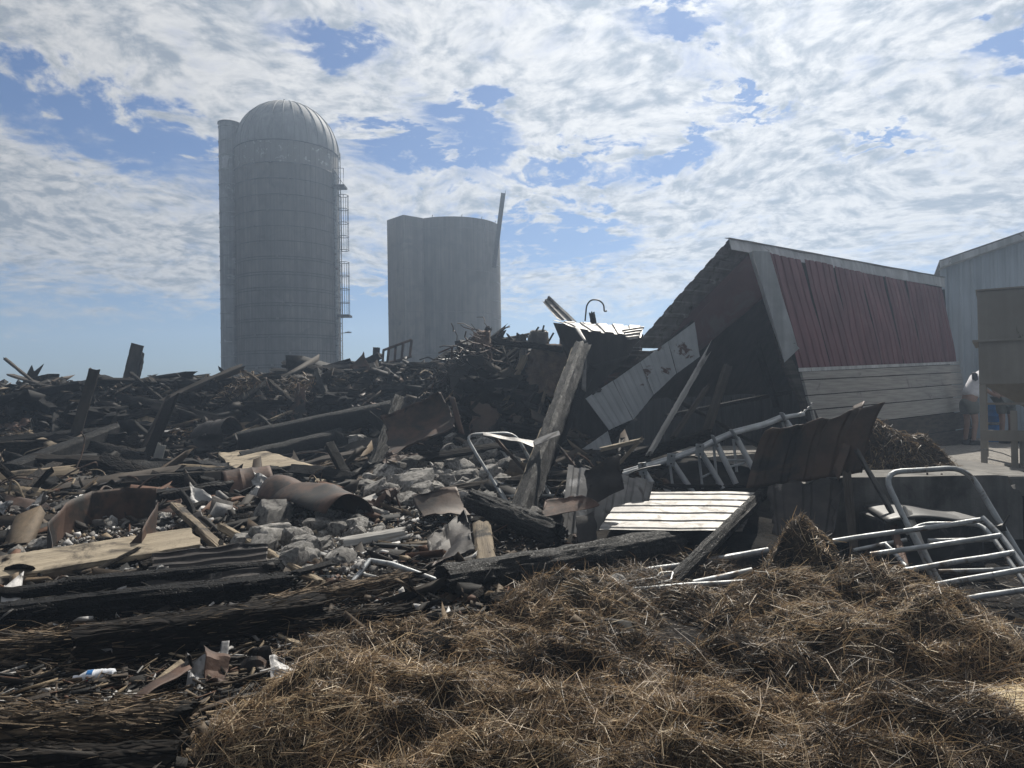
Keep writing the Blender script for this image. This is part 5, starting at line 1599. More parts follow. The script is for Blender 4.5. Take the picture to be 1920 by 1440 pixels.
def scatter_rods():
    for i in range(46):
        x, y = in_view(1, 6.5, 17)[0]
        p = Vector((x, y, float(H(x, y)) + .03))
        d = Vector((random.uniform(-1, 1), random.uniform(-.5, .5), random.uniform(.05, .5))).normalized() * random.uniform(.3, .8)
        b = Vector((random.uniform(-.2, .2), random.uniform(-.2, .2), random.uniform(.05, .25)))
        mt = random.choice(['rust', 'steel_dark', 'wood'])
        pts = [p, p + d * .35 + b, p + d * .7 + b * .9, p + d]
        obj('bent_rod', tube(fillet(pts, .2, 3), random.uniform(.006, .014), 6), M[mt], None, True, 'thin %s bent rod sticking out %s' % (WORD[mt], near_what(x, y)), 'rod', 'bent rods in the debris')


def sines(seed, n, f0, f1):
    g = np.random.default_rng(seed)
    fr = f0 * (f1 / f0) ** g.random(n); an = g.random(n) * 6.283; ph = g.random(n) * 6.283
    am = (f0 / fr) ** .9
    def f(x, y):
        x = np.asarray(x, float); y = np.asarray(y, float)
        s = np.zeros(np.broadcast(x, y).shape)
        for a, b, c, d in zip(fr, an, ph, am):
            s = s + d * np.sin(a * (x * math.cos(b) + y * math.sin(b)) + c)
        return s / math.sqrt(n) * .9
    return f


def shards_mesh(name, pos, size, yaw, tilt, cols, label, parent=None, mat='chips'):
    """many small box splinters in one mesh (rubble nobody could count)"""
    n = len(pos)
    c = np.array([(-1, -1, -1), (1, -1, -1), (1, 1, -1), (-1, 1, -1), (-1, -1, 1), (1, -1, 1), (1, 1, 1), (-1, 1, 1)], float)
    v = c[None] * size[:, None, :] * .5
    v = v * (1 + rng.normal(0, .25, (n, 8, 1)).clip(-.6, .6)) + rng.normal(0, .12, (n, 8, 3)) * size[:, None, 1:2]
    ct, st = np.cos(tilt)[:, None], np.sin(tilt)[:, None]
    x, z = v[:, :, 0] * ct - v[:, :, 2] * st, v[:, :, 0] * st + v[:, :, 2] * ct
    t2 = rng.normal(0, .6, n)[:, None]
    y = v[:, :, 1]; y, z = y * np.cos(t2) - z * np.sin(t2), y * np.sin(t2) + z * np.cos(t2)
    cy, sy = np.cos(yaw)[:, None], np.sin(yaw)[:, None]
    x, y = x * cy - y * sy, x * sy + y * cy
    V = np.stack([x, y, z], 2) + pos[:, None, :]
    q = np.array([(0, 3, 2, 1), (4, 5, 6, 7), (0, 1, 5, 4), (1, 2, 6, 5), (2, 3, 7, 6), (3, 0, 4, 7)])
    Fq = (np.arange(n)[:, None, None] * 8 + q[None]).reshape(-1, 4)
    me = mesh_from(name, V.reshape(-1, 3), Fq)
    ca = me.color_attributes.new('Col', 'FLOAT_COLOR', 'POINT')
    cc = np.repeat(np.concatenate([cols, np.ones((n, 1))], 1), 8, 0).astype(np.float32)
    ca.data.foreach_set('color', cc.ravel())
    me.materials.append(M[mat])
    o = bpy.data.objects.new(name, me); COL.objects.link(o)
    if parent: o.parent = parent; o.location = -Vector(wloc(parent))
    return tag(o, label, None, None, 'stuff')


PAL = np.array([(.012, .012, .012), (.02, .018, .016), (.035, .028, .022), (.075, .055, .038), (.16, .12, .08), (.30, .23, .15), (.20, .19, .18), (.42, .41, .40), (.62, .61, .60), (.12, .06, .035)])


def scatter_chips():
    n = 30000
    y = 4.3 * (17.8 / 4.3) ** rng.random(n)
    x = (-.77 + rng.random(n) * 1.07) * y
    ok = ~((x > .45) & (y < 8.2)) & (x < 1.9)
    x, y = x[ok], y[ok]; n = len(x)
    s = (.006 + .0019 * y) * np.exp(rng.normal(0, .6, n))
    bl = np.zeros(n, bool)
    for q, r in CLEAR: bl |= (x - q.x) ** 2 + (y - q.y) ** 2 < (r * .8) ** 2
    s = np.where(bl, s * .35, s)
    size = np.stack([s * rng.uniform(1.2, 9, n), s * rng.uniform(.6, 1.6, n), s * rng.uniform(.25, 1.0, n)], 1)
    z = H(x, y) + rng.uniform(0, .10, n) * (.4 + .05 * y)
    # more ash and pale bits lower left; soot and painted shadow-side dark higher up
    zone = np.clip((10.5 - y) / 4, 0, 1)
    patch = sines(5, 14, .8, 4)(x, y)
    pale = zone * np.clip(.18 + .5 * patch, 0, .7)
    idx = np.where(rng.random(n) < pale, rng.choice([4, 5, 6, 7, 7, 8, 8, 9], n), np.where(y > 9.5, rng.choice([0, 0, 0, 1, 1, 1, 2, 2, 3, 4], n), rng.choice([0, 0, 1, 1, 2, 2, 3, 3, 4, 9], n)))
    cols = PAL[idx] * rng.uniform(.7, 1.25, (n, 1))
    shards_mesh('rubble_chips', np.stack([x, y, z], 1), size, rng.random(n) * 6.28, rng.normal(0, .35, n), cols, 'small burnt chips and ash littering the debris slope')
    # ash gravel in the stone heaps
    P0 = []
    for (px, py, a, b, m) in ((820, 930, 150, 60, 4500), (600, 1030, 160, 60, 3500), (160, 985, 200, 60, 3500)):
        for i in range(m // 6):
            an = random.uniform(0, 6.28); r = math.sqrt(random.random())
            p = G(px + a * r * math.cos(an), py + b * r * math.sin(an))
            P0 += [(p.x + random.gauss(0, .10), p.y + random.gauss(0, .12)) for _ in range(6)]
    P0 = np.array(P0); n = len(P0)
    s = .012 * np.exp(rng.normal(.25, .5, n))
    size = np.stack([s * rng.uniform(.9, 2, n), s * rng.uniform(.8, 1.5, n), s * rng.uniform(.6, 1.3, n)], 1)
    z = H(P0[:, 0], P0[:, 1]) + rng.uniform(0, .06, n)
    cols = PAL[rng.choice([6, 6, 7, 7, 8, 5, 2, 3], n)] * rng.uniform(.6, 1.2, (n, 1))
    shards_mesh('ash_gravel', np.column_stack([P0, z]), size, rng.random(n) * 6.28, rng.normal(0, .6, n), cols, 'pale ash crumbs and pebbles between the stones')
    # splinters around the foreground timbers
    n = 9000
    y = 2.5 * (5.2 / 2.5) ** rng.random(n); x = (-.76 + rng.random(n) * .62) * y
    ok = ~((y < 3.6) & (x > -.55 * y + .75 * (y - 2.4) * .35 - .0))
    ok = ok | (x < -.40 * y)
    x, y = x[ok], y[ok]; n = len(x)
    s = .008 * np.exp(rng.normal(0, .5, n))
    size = np.stack([s * rng.uniform(2, 14, n), s * rng.uniform(.5, 1.5, n), s * rng.uniform(.25, .8, n)], 1)
    z = H(x, y) + rng.uniform(0, .05, n)
    cols = PAL[rng.choice([0, 1, 1, 2, 2, 3, 3, 4, 4, 5, 9, 7], n)] * rng.uniform(.6, 1.25, (n, 1))
    shards_mesh('wood_splinters', np.column_stack([x, y, z]), size, rng.normal(.3, .9, n), rng.normal(0, .2, n), cols, 'wood splinters and bark crumbs around the front timbers')


def wire_tangle():
    t = thing('wire_tangle', tuple(GL(870, 760)), 'snarled heap of burnt wires and thin rods on the pile', 'wire tangle')
    groups = []
    for g in range(3):
        parts = []
        for i in range(45):
            c = P(random.gauss((905, 870, 840)[g], 16), random.gauss((650, 680, 715)[g], 16), 12.3 + random.uniform(-.35, .35))
            pts = [c]
            d = Vector((random.uniform(-1, .6), random.uniform(-.4, .3), random.uniform(-1, .5))).normalized()
            for k in range(5):
                d = (d + Vector((random.gauss(0, .45), random.gauss(0, .35), random.gauss(-.12, .45)))).normalized()
                pts.append(pts[-1] + d * random.uniform(.06, .15))
            parts.append(tube(pts, random.uniform(.006, .013), 4))
        o = obj('wire_mass', join(*parts), M[('rust', 'steel_dark', 'burnt_steel')[g]], t, True)
        o['kind'] = 'stuff'
    obj('core', lump(P(890, 690, 12.9), .38, .4, .50, .35, 3, 2), M['char'], t, True)
    obj('core', lump(P(905, 640, 12.6), .16, .2, .18, .45, 3, 6), M['ruin'], t, True)
    obj('long_rod', tube([P(822, 662, 12.2), P(860, 645, 12.2), P(890, 633, 12.2)], .014, 6), M['rust'], t, True)
    obj('hanging_wire', tube([P(846, 690, 12.1), P(848, 650, 12.1), P(852, 648, 12.1)], .02, 6), M['rust'], t, True)
    for i, (a, b, c, d) in enumerate(((405, 712, 470, 735), (395, 708, 380, 728))):
        obj('coiled_wire', tube(fillet([P(a, b, 15.4), P((a + c) / 2, b - 8, 15.4), P(c, d, 15.2)], .3), .02, 6), M['wood'], None, True, ('pale bent stick on the skyline left of the silo', 'short curved stick at the skyline left of the silo')[i], 'stick')
    ring = [P(401, 714, 15.5) + Vector((.10 * math.cos(q), 0, .09 * math.sin(q))) for q in np.linspace(0, 6.28, 18)]
    obj('wire_coil', tube(ring, .014, 6, cap=False), M['steel_dark'], None, True, 'small wire coil on the skyline left of the silo', 'coil')
    for i, (a, b, c, d) in enumerate(((462, 706, 474, 734), (484, 708, 480, 735), (474, 698, 476, 716), (508, 700, 512, 722))):
        timber('board', (P(c, d + 8, 15.2), P(a, b, 15.2)), .10, .03, 'wood', ('pale slat leaning left at the silo foot', 'pale upright slat at the silo foot', 'thin upright strip at the silo foot', 'torn pale strip right of the silo foot slats')[i], 'slat', roll=1.5, rough=.01)


scatter_boards()
scatter_stones()
scatter_sheets()
scatter_heaps()
scatter_rods()
scatter_chips()
wire_tangle()

# ------------------------------------------------------------------ hay heaps
def ribbons(p0, d, nrm, L, w, bend, seed):
    """one flat curved blade per row: start, direction, normal, length, width; returns verts, faces"""
    n = len(p0)
    side = np.cross(d, nrm); side /= np.linalg.norm(side, axis=1, keepdims=True) + 1e-9
    tw = rng.normal(0, .8, (n, 1)); side = side * np.cos(tw) + nrm * np.sin(tw)
    ts = (0, .5, 1.0)
    V = np.zeros((n, 6, 3))
    for i, t in enumerate(ts):
        c = p0 + d * (L * t)[:, None] + nrm * (bend * (4 * t * (1 - t)) * L)[:, None] + side * (rng.normal(0, .05, n) * L * t)[:, None]
        k = (1, 1, .45)[i]
        V[:, 2 * i] = c - side * (w * k / 2)[:, None]
        V[:, 2 * i + 1] = c + side * (w * k / 2)[:, None]
    q = np.array([(0, 1, 3, 2), (2, 3, 5, 4)])
    Fq = (np.arange(n)[:, None, None] * 6 + q[None]).reshape(-1, 4)
    return V.reshape(-1, 3), Fq


def straw_obj(name, p0, d, nrm, L, w, bend, cols, parent, label=None):
    V, Fq = ribbons(p0, d, nrm, L, w, bend, 0)
    if parent is not None: V = V - np.array(wloc(parent))
    me = mesh_from(name, V, Fq)
    ca = me.color_attributes.new('Col', 'FLOAT_COLOR', 'POINT')
    cc = np.repeat(np.concatenate([cols, np.ones((len(cols), 1))], 1), 6, 0).astype(np.float32)
    ca.data.foreach_set('color', cc.ravel())
    me.materials.append(M['straw'])
    o = bpy.data.objects.new(name, me); COL.objects.link(o)
    if parent is not None: o.parent = parent
    return tag(o, label, None, None, 'stuff')


STRAW = np.array([(.58, .44, .275), (.42, .295, .17), (.25, .165, .095), (.74, .61, .42), (.125, .086, .053), (.06, .043, .029)])


def straw_colors(n, dark, shade):
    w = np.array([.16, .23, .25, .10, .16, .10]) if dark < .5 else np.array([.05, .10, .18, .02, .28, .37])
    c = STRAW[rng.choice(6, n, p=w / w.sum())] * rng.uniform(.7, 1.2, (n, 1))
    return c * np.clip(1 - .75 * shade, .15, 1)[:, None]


def heap(cx, cy, rx, ry, rot, h, label, n, dark=0.0, p=2.4, q=.8, seed=1, comb=None, base=None, fringe=.25, mat=None):
    z0 = float(H(cx, cy)) - .04 if base is None else base
    f_r = sines(seed, 8, 1, 7); f_lo = sines(seed + 1, 10, 6, 22); f_hi = sines(seed + 2, 16, 16, 60)
    f_cr = sines(seed + 7, 8, 5, 14); f_thin = sines(seed + 9, 10, 5, 24); f_dirt = sines(seed + 3, 12, 3, 16); f_dir = sines(seed + 4, 10, 4, 20)
    cr, sr = math.cos(rot), math.sin(rot)

    def surf(r, a):
        k = 1.12 + .20 * f_r(np.cos(a) * 1.5, np.sin(a) * 1.5)
        lx, ly = r * rx * np.cos(a) * k, r * ry * np.sin(a) * k
        x, y = cx + lx * cr - ly * sr, cy + lx * sr + ly * cr
        dome = np.clip(1 - r ** p, 0, 1) ** q
        g = f_lo(x, y)
        z = z0 + h * dome * (.96 + .24 * g) + (.040 * g - .055 * np.abs(f_cr(x, y)) + .02 + .020 * f_hi(x, y)) * np.clip(dome * 3, 0, 1)
        return np.stack([x, y, z], -1)
    t = thing('hay_heap', (cx, cy, z0), label, 'hay')
    na, nr = 96, 34
    r = np.linspace(0, 1.03, nr); a = np.linspace(0, 2 * math.pi, na, endpoint=False)
    Rr, A = np.meshgrid(r, a, indexing='ij')
    V = surf(np.minimum(Rr, 1), A).reshape(-1, 3)
    i = np.arange(nr * na).reshape(nr, na)
    j = np.roll(i, -1, 1)
    Fq = np.stack([i[:-1].ravel(), i[1:].ravel(), j[1:].ravel(), j[:-1].ravel()], 1)
    me = mesh_from('packed_hay', V - np.array((cx, cy, z0)), Fq, True)
    me.materials.append(M[mat or ('hay' if dark < .5 else 'hay_dark')])
    o = bpy.data.objects.new('packed_hay', me); COL.objects.link(o); o.parent = t
    # blades
    r = np.sqrt(rng.random(n)) * 1.0; a = rng.random(n) * 2 * math.pi
    p0 = surf(r, a)
    e = .01
    du = surf(np.clip(r + e, 0, 1), a) - surf(np.clip(r - e, 0, 1), a); dv = surf(r, a + e) - surf(r, a - e)
    nr_ = np.cross(du, dv); ln = np.linalg.norm(nr_, axis=1, keepdims=True)
    nr_ = np.where(ln > 1e-9, nr_ / (ln + 1e-12), np.array([0, 0, 1.0]))
    nr_ = np.where(nr_[:, 2:3] < 0, -nr_, nr_)
    down = du / (np.linalg.norm(du, axis=1, keepdims=True) + 1e-9)
    th = rng.normal(0, .75, n) + 2.6 * f_dir(p0[:, 0], p0[:, 1])
    tang = np.cross(nr_, down)
    d = down * np.cos(th)[:, None] + tang * np.sin(th)[:, None]
    if comb is not None:
        cv = np.array(comb, float); cv = cv - nr_ * (nr_ @ cv)[:, None]
        d = d * 1.0 + cv * .8
    d = d + nr_ * np.abs(rng.normal(.10, .26, n))[:, None]
    d[:, 2] -= .12
    d /= np.linalg.norm(d, axis=1, keepdims=True)
    L = .060 * np.exp(rng.normal(.15, .55, n)).clip(.4, 4.5)
    w = rng.uniform(.0018, .0052, n) * (.6 + .12 * cy)
    bend = rng.normal(.03, .12, n)
    dirt = np.clip(.12 + .55 * f_dirt(p0[:, 0], p0[:, 1]), 0, 1)
    cols = straw_colors(n, dark, dirt)
    keep = rng.random(n) > np.clip(.75 * f_thin(p0[:, 0], p0[:, 1]), 0, .85)
    p0, d, nr_, L, w, bend, cols, n = p0[keep], d[keep], nr_[keep], L[keep], w[keep], bend[keep], cols[keep], int(keep.sum())
    p0 = p0 + nr_ * rng.uniform(-.004, .022, n)[:, None] - d * (L * .4)[:, None]
    straw_obj('loose_straw', p0, d, nr_, L, w, bend, cols, t)
    return t


def hp(px, py, Y):
    v = P(px, py, Y); return v.x, v.y, v.z


def heap_at(px, py, Y, rx, ry, label, n, depth=.0, rot=0.0, **kw):
    x, y, z = hp(px, py, Y)
    b = float(H(x, y)) - .05
    return heap(x, y + depth, rx, ry, rot, max(.1, z - b), label, n, base=b, **kw)


# one matted hay field: the humps run into each other; every hump is a thing of its own
HUMPS = [  # px, py, Y of the crest, rx, ry, turn, darkness, blades per m2 factor, label
    (1065, 1086, 4.65, .58, .46, 0.0, .15, 1.0, 'rounded brown hay hump at centre before the black log'),
    (1508, 990, 5.15, .30, .34, 0.0, .2, 1.0, 'tallest pointed hay mound behind the right hay'),
    (1480, 1075, 4.65, .52, .40, 0.2, .25, 1.0, 'brown hay shoulder below the pointed mound'),
    (1650, 1066, 4.75, .50, .40, -.2, .1, 1.0, 'hay mound touching the fallen gate rails'),
    (1775, 1118, 4.15, .42, .50, -.3, .0, 1.1, 'bleached shaggy hay mound at the right'),
    (1560, 1155, 4.05, .62, .38, .1, .1, 1.0, 'matted hay between the right mounds'),
    (800, 1185, 4.15, .95, .45, .12, .2, 1.0, 'low spreading brown hay left of the centre hump'),
    (1130, 1190, 3.95, .50, .30, .2, .9, .8, 'dark wet hay slope under the centre hump'),
    (600, 1275, 3.22, .58, .40, .1, .0, 1.2, 'pale bale-like hay block at bottom left'),
    (860, 1290, 3.2, .52, .42, -.3, .05, 1.2, 'pale hay ridge at bottom centre'),
    (1090, 1340, 2.95, .46, .36, .2, .35, 1.1, 'shadowy hay tangle low at bottom centre'),
    (1340, 1318, 3.0, .62, .36, -.1, .0, 1.2, 'pale matted hay at bottom right of centre'),
    (1380, 1212, 3.7, .60, .28, .15, 1.0, .8, 'black rotten hay clod behind the pale mat'),
    (1190, 1285, 3.4, .34, .24, .4, .9, .9, 'small dark hay tuft between the pale hay'),
    (1760, 1312, 3.0, .62, .30, -.25, 1.0, .8, 'dark soggy hay bank at bottom right'),
    (1600, 1400, 2.55, .60, .28, 0.0, .9, 1.0, 'dark trampled hay in the bottom right corner'),
    (930, 1420, 2.5, .70, .26, 0.0, .05, 1.2, 'pale hay along the bottom edge'),
    (1330, 1420, 2.45, .50, .24, 0.0, .1, 1.2, 'pale hay strip at the bottom edge right of centre')]


def hay_field():
    C = []
    for (px, py, Y, rx, ry, rot, dk, dn, lb) in HUMPS:
        x, y, z = hp(px, py, Y)
        C.append((x, y + .10, rx, ry, rot, z, dk))
    f1, f2, f3, f4 = sines(301, 14, 6, 16), sines(302, 16, 22, 50), sines(303, 18, 50, 120), sines(304, 12, 12, 30)
    fw, fx = sines(305, 8, 4, 12), sines(306, 8, 4, 12)
    f_dirt, f_thin = sines(310, 16, 4, 22), sines(311, 14, 6, 26)
    f_a, f_b = sines(312, 14, 10, 34), sines(313, 14, 10, 34)

    def parts_of(x, y):
        """height every hump would give on its own"""
        wx, wy = x + .05 * fw(x, y), y + .05 * fx(x, y)
        out = []
        for (cx, cy, rx, ry, rot, z, dk) in C:
            dx, dy = wx - cx, wy - cy
            c, s_ = math.cos(rot), math.sin(rot)
            q = np.sqrt(((dx * c + dy * s_) / rx) ** 2 + ((-dx * s_ + dy * c) / ry) ** 2)
            out.append(z * (1.06 - .72 * q ** 1.7) - .10 * np.clip(q - .9, 0, None) ** 1.0)
        return np.stack(out, 0)

    def height(x, y):
        Z = parts_of(x, y)
        k = 26.0
        m = Z.max(0)
        z = m + np.log(np.exp((Z - m) * k).sum(0)) / k - .03
        amp = np.clip((z + .02) * 6, 0, 1)
        z = z + amp * (.034 * f1(x, y) - .080 * np.abs(f4(x, y)) + .042 + .020 * f2(x, y) + .008 * f3(x, y))
        return z
    xs = np.arange(-1.75, 3.45, .022); ys = np.arange(2.05, 5.9, .022)
    X, Y = np.meshgrid(xs, ys)
    Zg = height(X, Y); own = parts_of(X, Y).argmax(0)
    ground = H(X, Y) - .03
    ok = Zg > ground
    nx, ny = len(xs), len(ys)
    idx = np.arange(nx * ny).reshape(ny, nx)
    V = np.stack([X.ravel(), Y.ravel(), np.maximum(Zg, ground - .05).ravel()], 1)
    quads = np.stack([idx[:-1, :-1].ravel(), idx[:-1, 1:].ravel(), idx[1:, 1:].ravel(), idx[1:, :-1].ravel()], 1)
    qok = ok[:-1, :-1].ravel() | ok[1:, 1:].ravel() | ok[:-1, 1:].ravel() | ok[1:, :-1].ravel()
    qown = own[:-1, :-1].ravel()
    # blades sampled over the whole field, more per area near the camera
    N = 520000
    by = 2.1 * (5.8 / 2.1) ** rng.random(N); bx = rng.uniform(-.62, .80, N) * by
    sel = (bx > -1.7) & (bx < 3.4); bx, by = bx[sel], by[sel]
    bz = height(bx, by)
    sel = bz > H(bx, by) + .005; bx, by, bz = bx[sel], by[sel], bz[sel]
    bown = parts_of(bx, by).argmax(0)
    dens = np.array([h[7] for h in HUMPS])[bown]
    keep = rng.random(len(bx)) < np.clip(.62 * dens - .42 * np.clip(f_thin(bx, by), 0, 1.2), .05, 1)
    bx, by, bz, bown = bx[keep], by[keep], bz[keep], bown[keep]
    e = .012
    gx = (height(bx + e, by) - height(bx - e, by)) / (2 * e); gy = (height(bx, by + e) - height(bx, by - e)) / (2 * e)
    nr = np.stack([-gx, -gy, np.ones_like(gx)], 1); nr /= np.linalg.norm(nr, axis=1, keepdims=True)
    n = len(bx)
    th = 3.0 * f_a(bx, by) + rng.normal(0, .7, n) + np.where(rng.random(n) < .3, rng.uniform(0, 6.28, n), 0)
    d = np.stack([np.cos(th), np.sin(th), np.zeros(n)], 1)
    d = d - nr * (d * nr).sum(1)[:, None]
    lift = np.abs(rng.normal(0, .12, n)) + np.where(rng.random(n) < .07, rng.uniform(.3, 1.0, n), 0)
    d = d + nr * lift[:, None]; d /= np.linalg.norm(d, axis=1, keepdims=True)
    kind = rng.random(n)
    L = np.where(kind < .42, rng.uniform(.015, .045, n), np.where(kind < .93, .075 * np.exp(rng.normal(0, .4, n)), rng.uniform(.16, .34, n)))
    w = rng.uniform(.0016, .0046, n) * (.55 + .12 * by)
    dk = np.array([h[6] for h in HUMPS])[bown]
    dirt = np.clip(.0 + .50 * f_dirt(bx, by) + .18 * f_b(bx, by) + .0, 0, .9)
    low = np.clip((parts_of(bx, by).max(0) - bz) * 14, 0, .8)      # crevice shadow painted into the straw of the folds
    wet = np.clip(dk + .50 * f_dirt(bx, by) + .25 * f_b(bx, by) + low, 0, 1)  # wet and dirty straw, with the painted fold shadow added
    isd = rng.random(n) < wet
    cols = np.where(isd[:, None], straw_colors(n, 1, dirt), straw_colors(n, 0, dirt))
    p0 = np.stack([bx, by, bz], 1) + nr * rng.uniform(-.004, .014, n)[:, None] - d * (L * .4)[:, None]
    bend = rng.normal(.0, .09, n)
    for k, h in enumerate(HUMPS):
        q = quads[qok & (qown == k)]
        if not len(q): continue
        u, inv = np.unique(q, return_inverse=True)
        t = thing('hay_heap', (C[k][0], C[k][1], 0.0), h[8], 'hay')
        me = mesh_from('packed_hay', V[u] - np.array(wloc(t)), inv.reshape(-1, 4), True, 180)
        me.materials.append(M['hay_dark' if h[6] > .5 else 'hay'])
        o = bpy.data.objects.new('packed_hay', me); COL.objects.link(o); o.parent = t
        m = bown == k
        if m.sum() > 10: straw_obj('loose_straw', p0[m], d[m], nr[m], L[m], w[m], bend[m], cols[m], t)


hay_field()
heap_at(1665, 800, 7.9, .85, .45, 'old brown hay heaped high against the shed boards', 14000, seed=181, dark=.6, p=1.8, q=1.1, depth=.1)
heap_at(1360, 1095, 5.0, .5, .3, 'flat trampled hay under the pale pipes', 6000, seed=191, dark=1, p=2, q=1)


def ground_straw():
    """thin straw litter on the bare soil between and around the heaps"""
    n = 26000
    y = 2.4 * (6.2 / 2.4) ** rng.random(n); x = rng.uniform(-.35, .75, n) * y
    ok = H(x, y) < .3
    x, y = x[ok], y[ok]; n = len(x)
    z = H(x, y) + rng.uniform(0, .03, n)
    th = rng.random(n) * 6.283
    d = np.stack([np.cos(th), np.sin(th), rng.normal(0, .12, n)], 1); d /= np.linalg.norm(d, axis=1, keepdims=True)
    nr_ = np.tile(np.array([0, 0, 1.0]), (n, 1))
    L = .05 * np.exp(rng.normal(0, .5, n))
    dirt = np.clip(.55 + .5 * sines(77, 10, 2, 9)(x, y), 0, 1)
    straw_obj('straw_litter', np.stack([x, y, z], 1), d, nr_, L, rng.uniform(.0015, .0035, n), rng.normal(.03, .05, n), straw_colors(n, 1, dirt), None, 'thin straw litter trodden into the dark soil')
    # tufts of burnt straw on the debris slope
    k = 0
    for (px, py, s, m) in ((326, 818, .22, 700), (212, 858, .15, 500), (95, 915, .2, 600), (40, 830, .3, 900), (600, 905, .35, 1200), (690, 870, .3, 800), (460, 735, .5, 900), (430, 705, .4, 700), (560, 745, .5, 700), (1065, 815, .12, 200), (1200, 1100, .3, 700), (1330, 1080, .3, 600)):
        c = G(px, py)
        x = c.x + rng.normal(0, s * .5, m); y = c.y + rng.normal(0, s * .5, m)
        rr = np.hypot(x - c.x, y - c.y) / s
        z = H(x, y) + rng.uniform(0, 1, m) * s * .5 * np.exp(-rr ** 2)
        th = rng.random(m) * 6.283
        d = np.stack([np.cos(th), np.sin(th), rng.normal(.1, .4, m)], 1); d /= np.linalg.norm(d, axis=1, keepdims=True)
        L = rng.uniform(.06, .22, m) * (s / .25) ** .5
        straw_obj('straw_tuft', np.stack([x, y, z], 1), d, np.tile(np.array([0, 0, 1.0]), (m, 1)), L, rng.uniform(.003, .006, m) * (c.y / 8), rng.normal(0, .15, m), straw_colors(m, .6, np.full(m, .2)), None, 'scorched straw caught in the debris slope')


ground_straw()

# light grain spill at the right edge
t = heap_at(2010, 1312, 3.3, .62, .50, 'spilled light tan grain at the right edge', 2500, seed=201, p=1.8, q=1.2, mat='grain')
t['category'] = 'grain'; t.name = 'grain_spill'


def fray_timbers():
    """loose fibres standing off the burnt timbers"""
    pal = {'bark': [(.20, .14, .085), (.12, .085, .05), (.30, .22, .14), (.05, .04, .03)], 'charwood': [(.06, .045, .03), (.14, .10, .06), (.025, .02, .016)], 'char': [(.02, .018, .016), (.06, .05, .04), (.012, .011, .011)]}
    for (o, L, w, h, n, mt) in FRAY:
        x = rng.uniform(-.5, .5, n) * L * 1.02
        a = rng.uniform(0, 6.283, n)
        y, z = np.cos(a), np.sin(a)
        k = 1 / np.maximum(np.abs(y), np.abs(z))
        y, z = y * k * w * .5, z * k * h * .5
        p0 = np.stack([x, y, z], 1)
        nr = np.stack([np.zeros(n), np.cos(a), np.sin(a)], 1)
        d = np.stack([np.where(rng.random(n) < .5, 1, -1) * np.ones(n), rng.normal(0, .16, n), rng.normal(0, .16, n)], 1) + nr * np.abs(rng.normal(0, .10, n))[:, None]
        d /= np.linalg.norm(d, axis=1, keepdims=True)
        Ls = .07 * np.exp(rng.normal(0, .55, n))
        V, Fq = ribbons(p0 + nr * rng.uniform(0, .006, n)[:, None], d, nr, Ls, rng.uniform(.002, .008, n), rng.normal(0, .04, n), 0)
        me = mesh_from('splinters', V, Fq)
        c = np.array(pal[mt])[rng.integers(0, len(pal[mt]), n)] * rng.uniform(.7, 1.3, (n, 1))
        ca = me.color_attributes.new('Col', 'FLOAT_COLOR', 'POINT')
        ca.data.foreach_set('color', np.repeat(np.concatenate([c, np.ones((n, 1))], 1), 6, 0).astype(np.float32).ravel())
        me.materials.append(M['chips'])
        f = bpy.data.objects.new('splinters', me); COL.objects.link(f); f.parent = o
        tag(f, None, None, None, 'stuff')


fray_timbers()

# ------------------------------------------------------------------ people behind the hopper, barrels, bottle, far tree
def skin_body(name, verts, edges, radii, mat, parent=None, root=0, sub=2):
    me = bpy.data.meshes.new(name)
    org = Vector(wloc(parent)) if parent else Vector()
    me.from_pydata([tuple(Vector(v) - org) for v in verts], edges, [])
    o = bpy.data.objects.new(name, me); COL.objects.link(o)
    if parent: o.parent = parent
    o.modifiers.new('skin', 'SKIN')
    if not me.skin_vertices: me.skin_vertices.new(name='')
    for i, r in enumerate(radii):
        sv = me.skin_vertices[0].data[i]
        sv.radius = (r, r * .85) if not isinstance(r, tuple) else r
        sv.use_root = (i == root)
    m = o.modifiers.new('sub', 'SUBSURF'); m.levels = sub; m.render_levels = sub
    me.materials.append(mat)
    for md in o.modifiers:
        if md.type == 'SKIN': md.use_smooth_shade = True
    return o


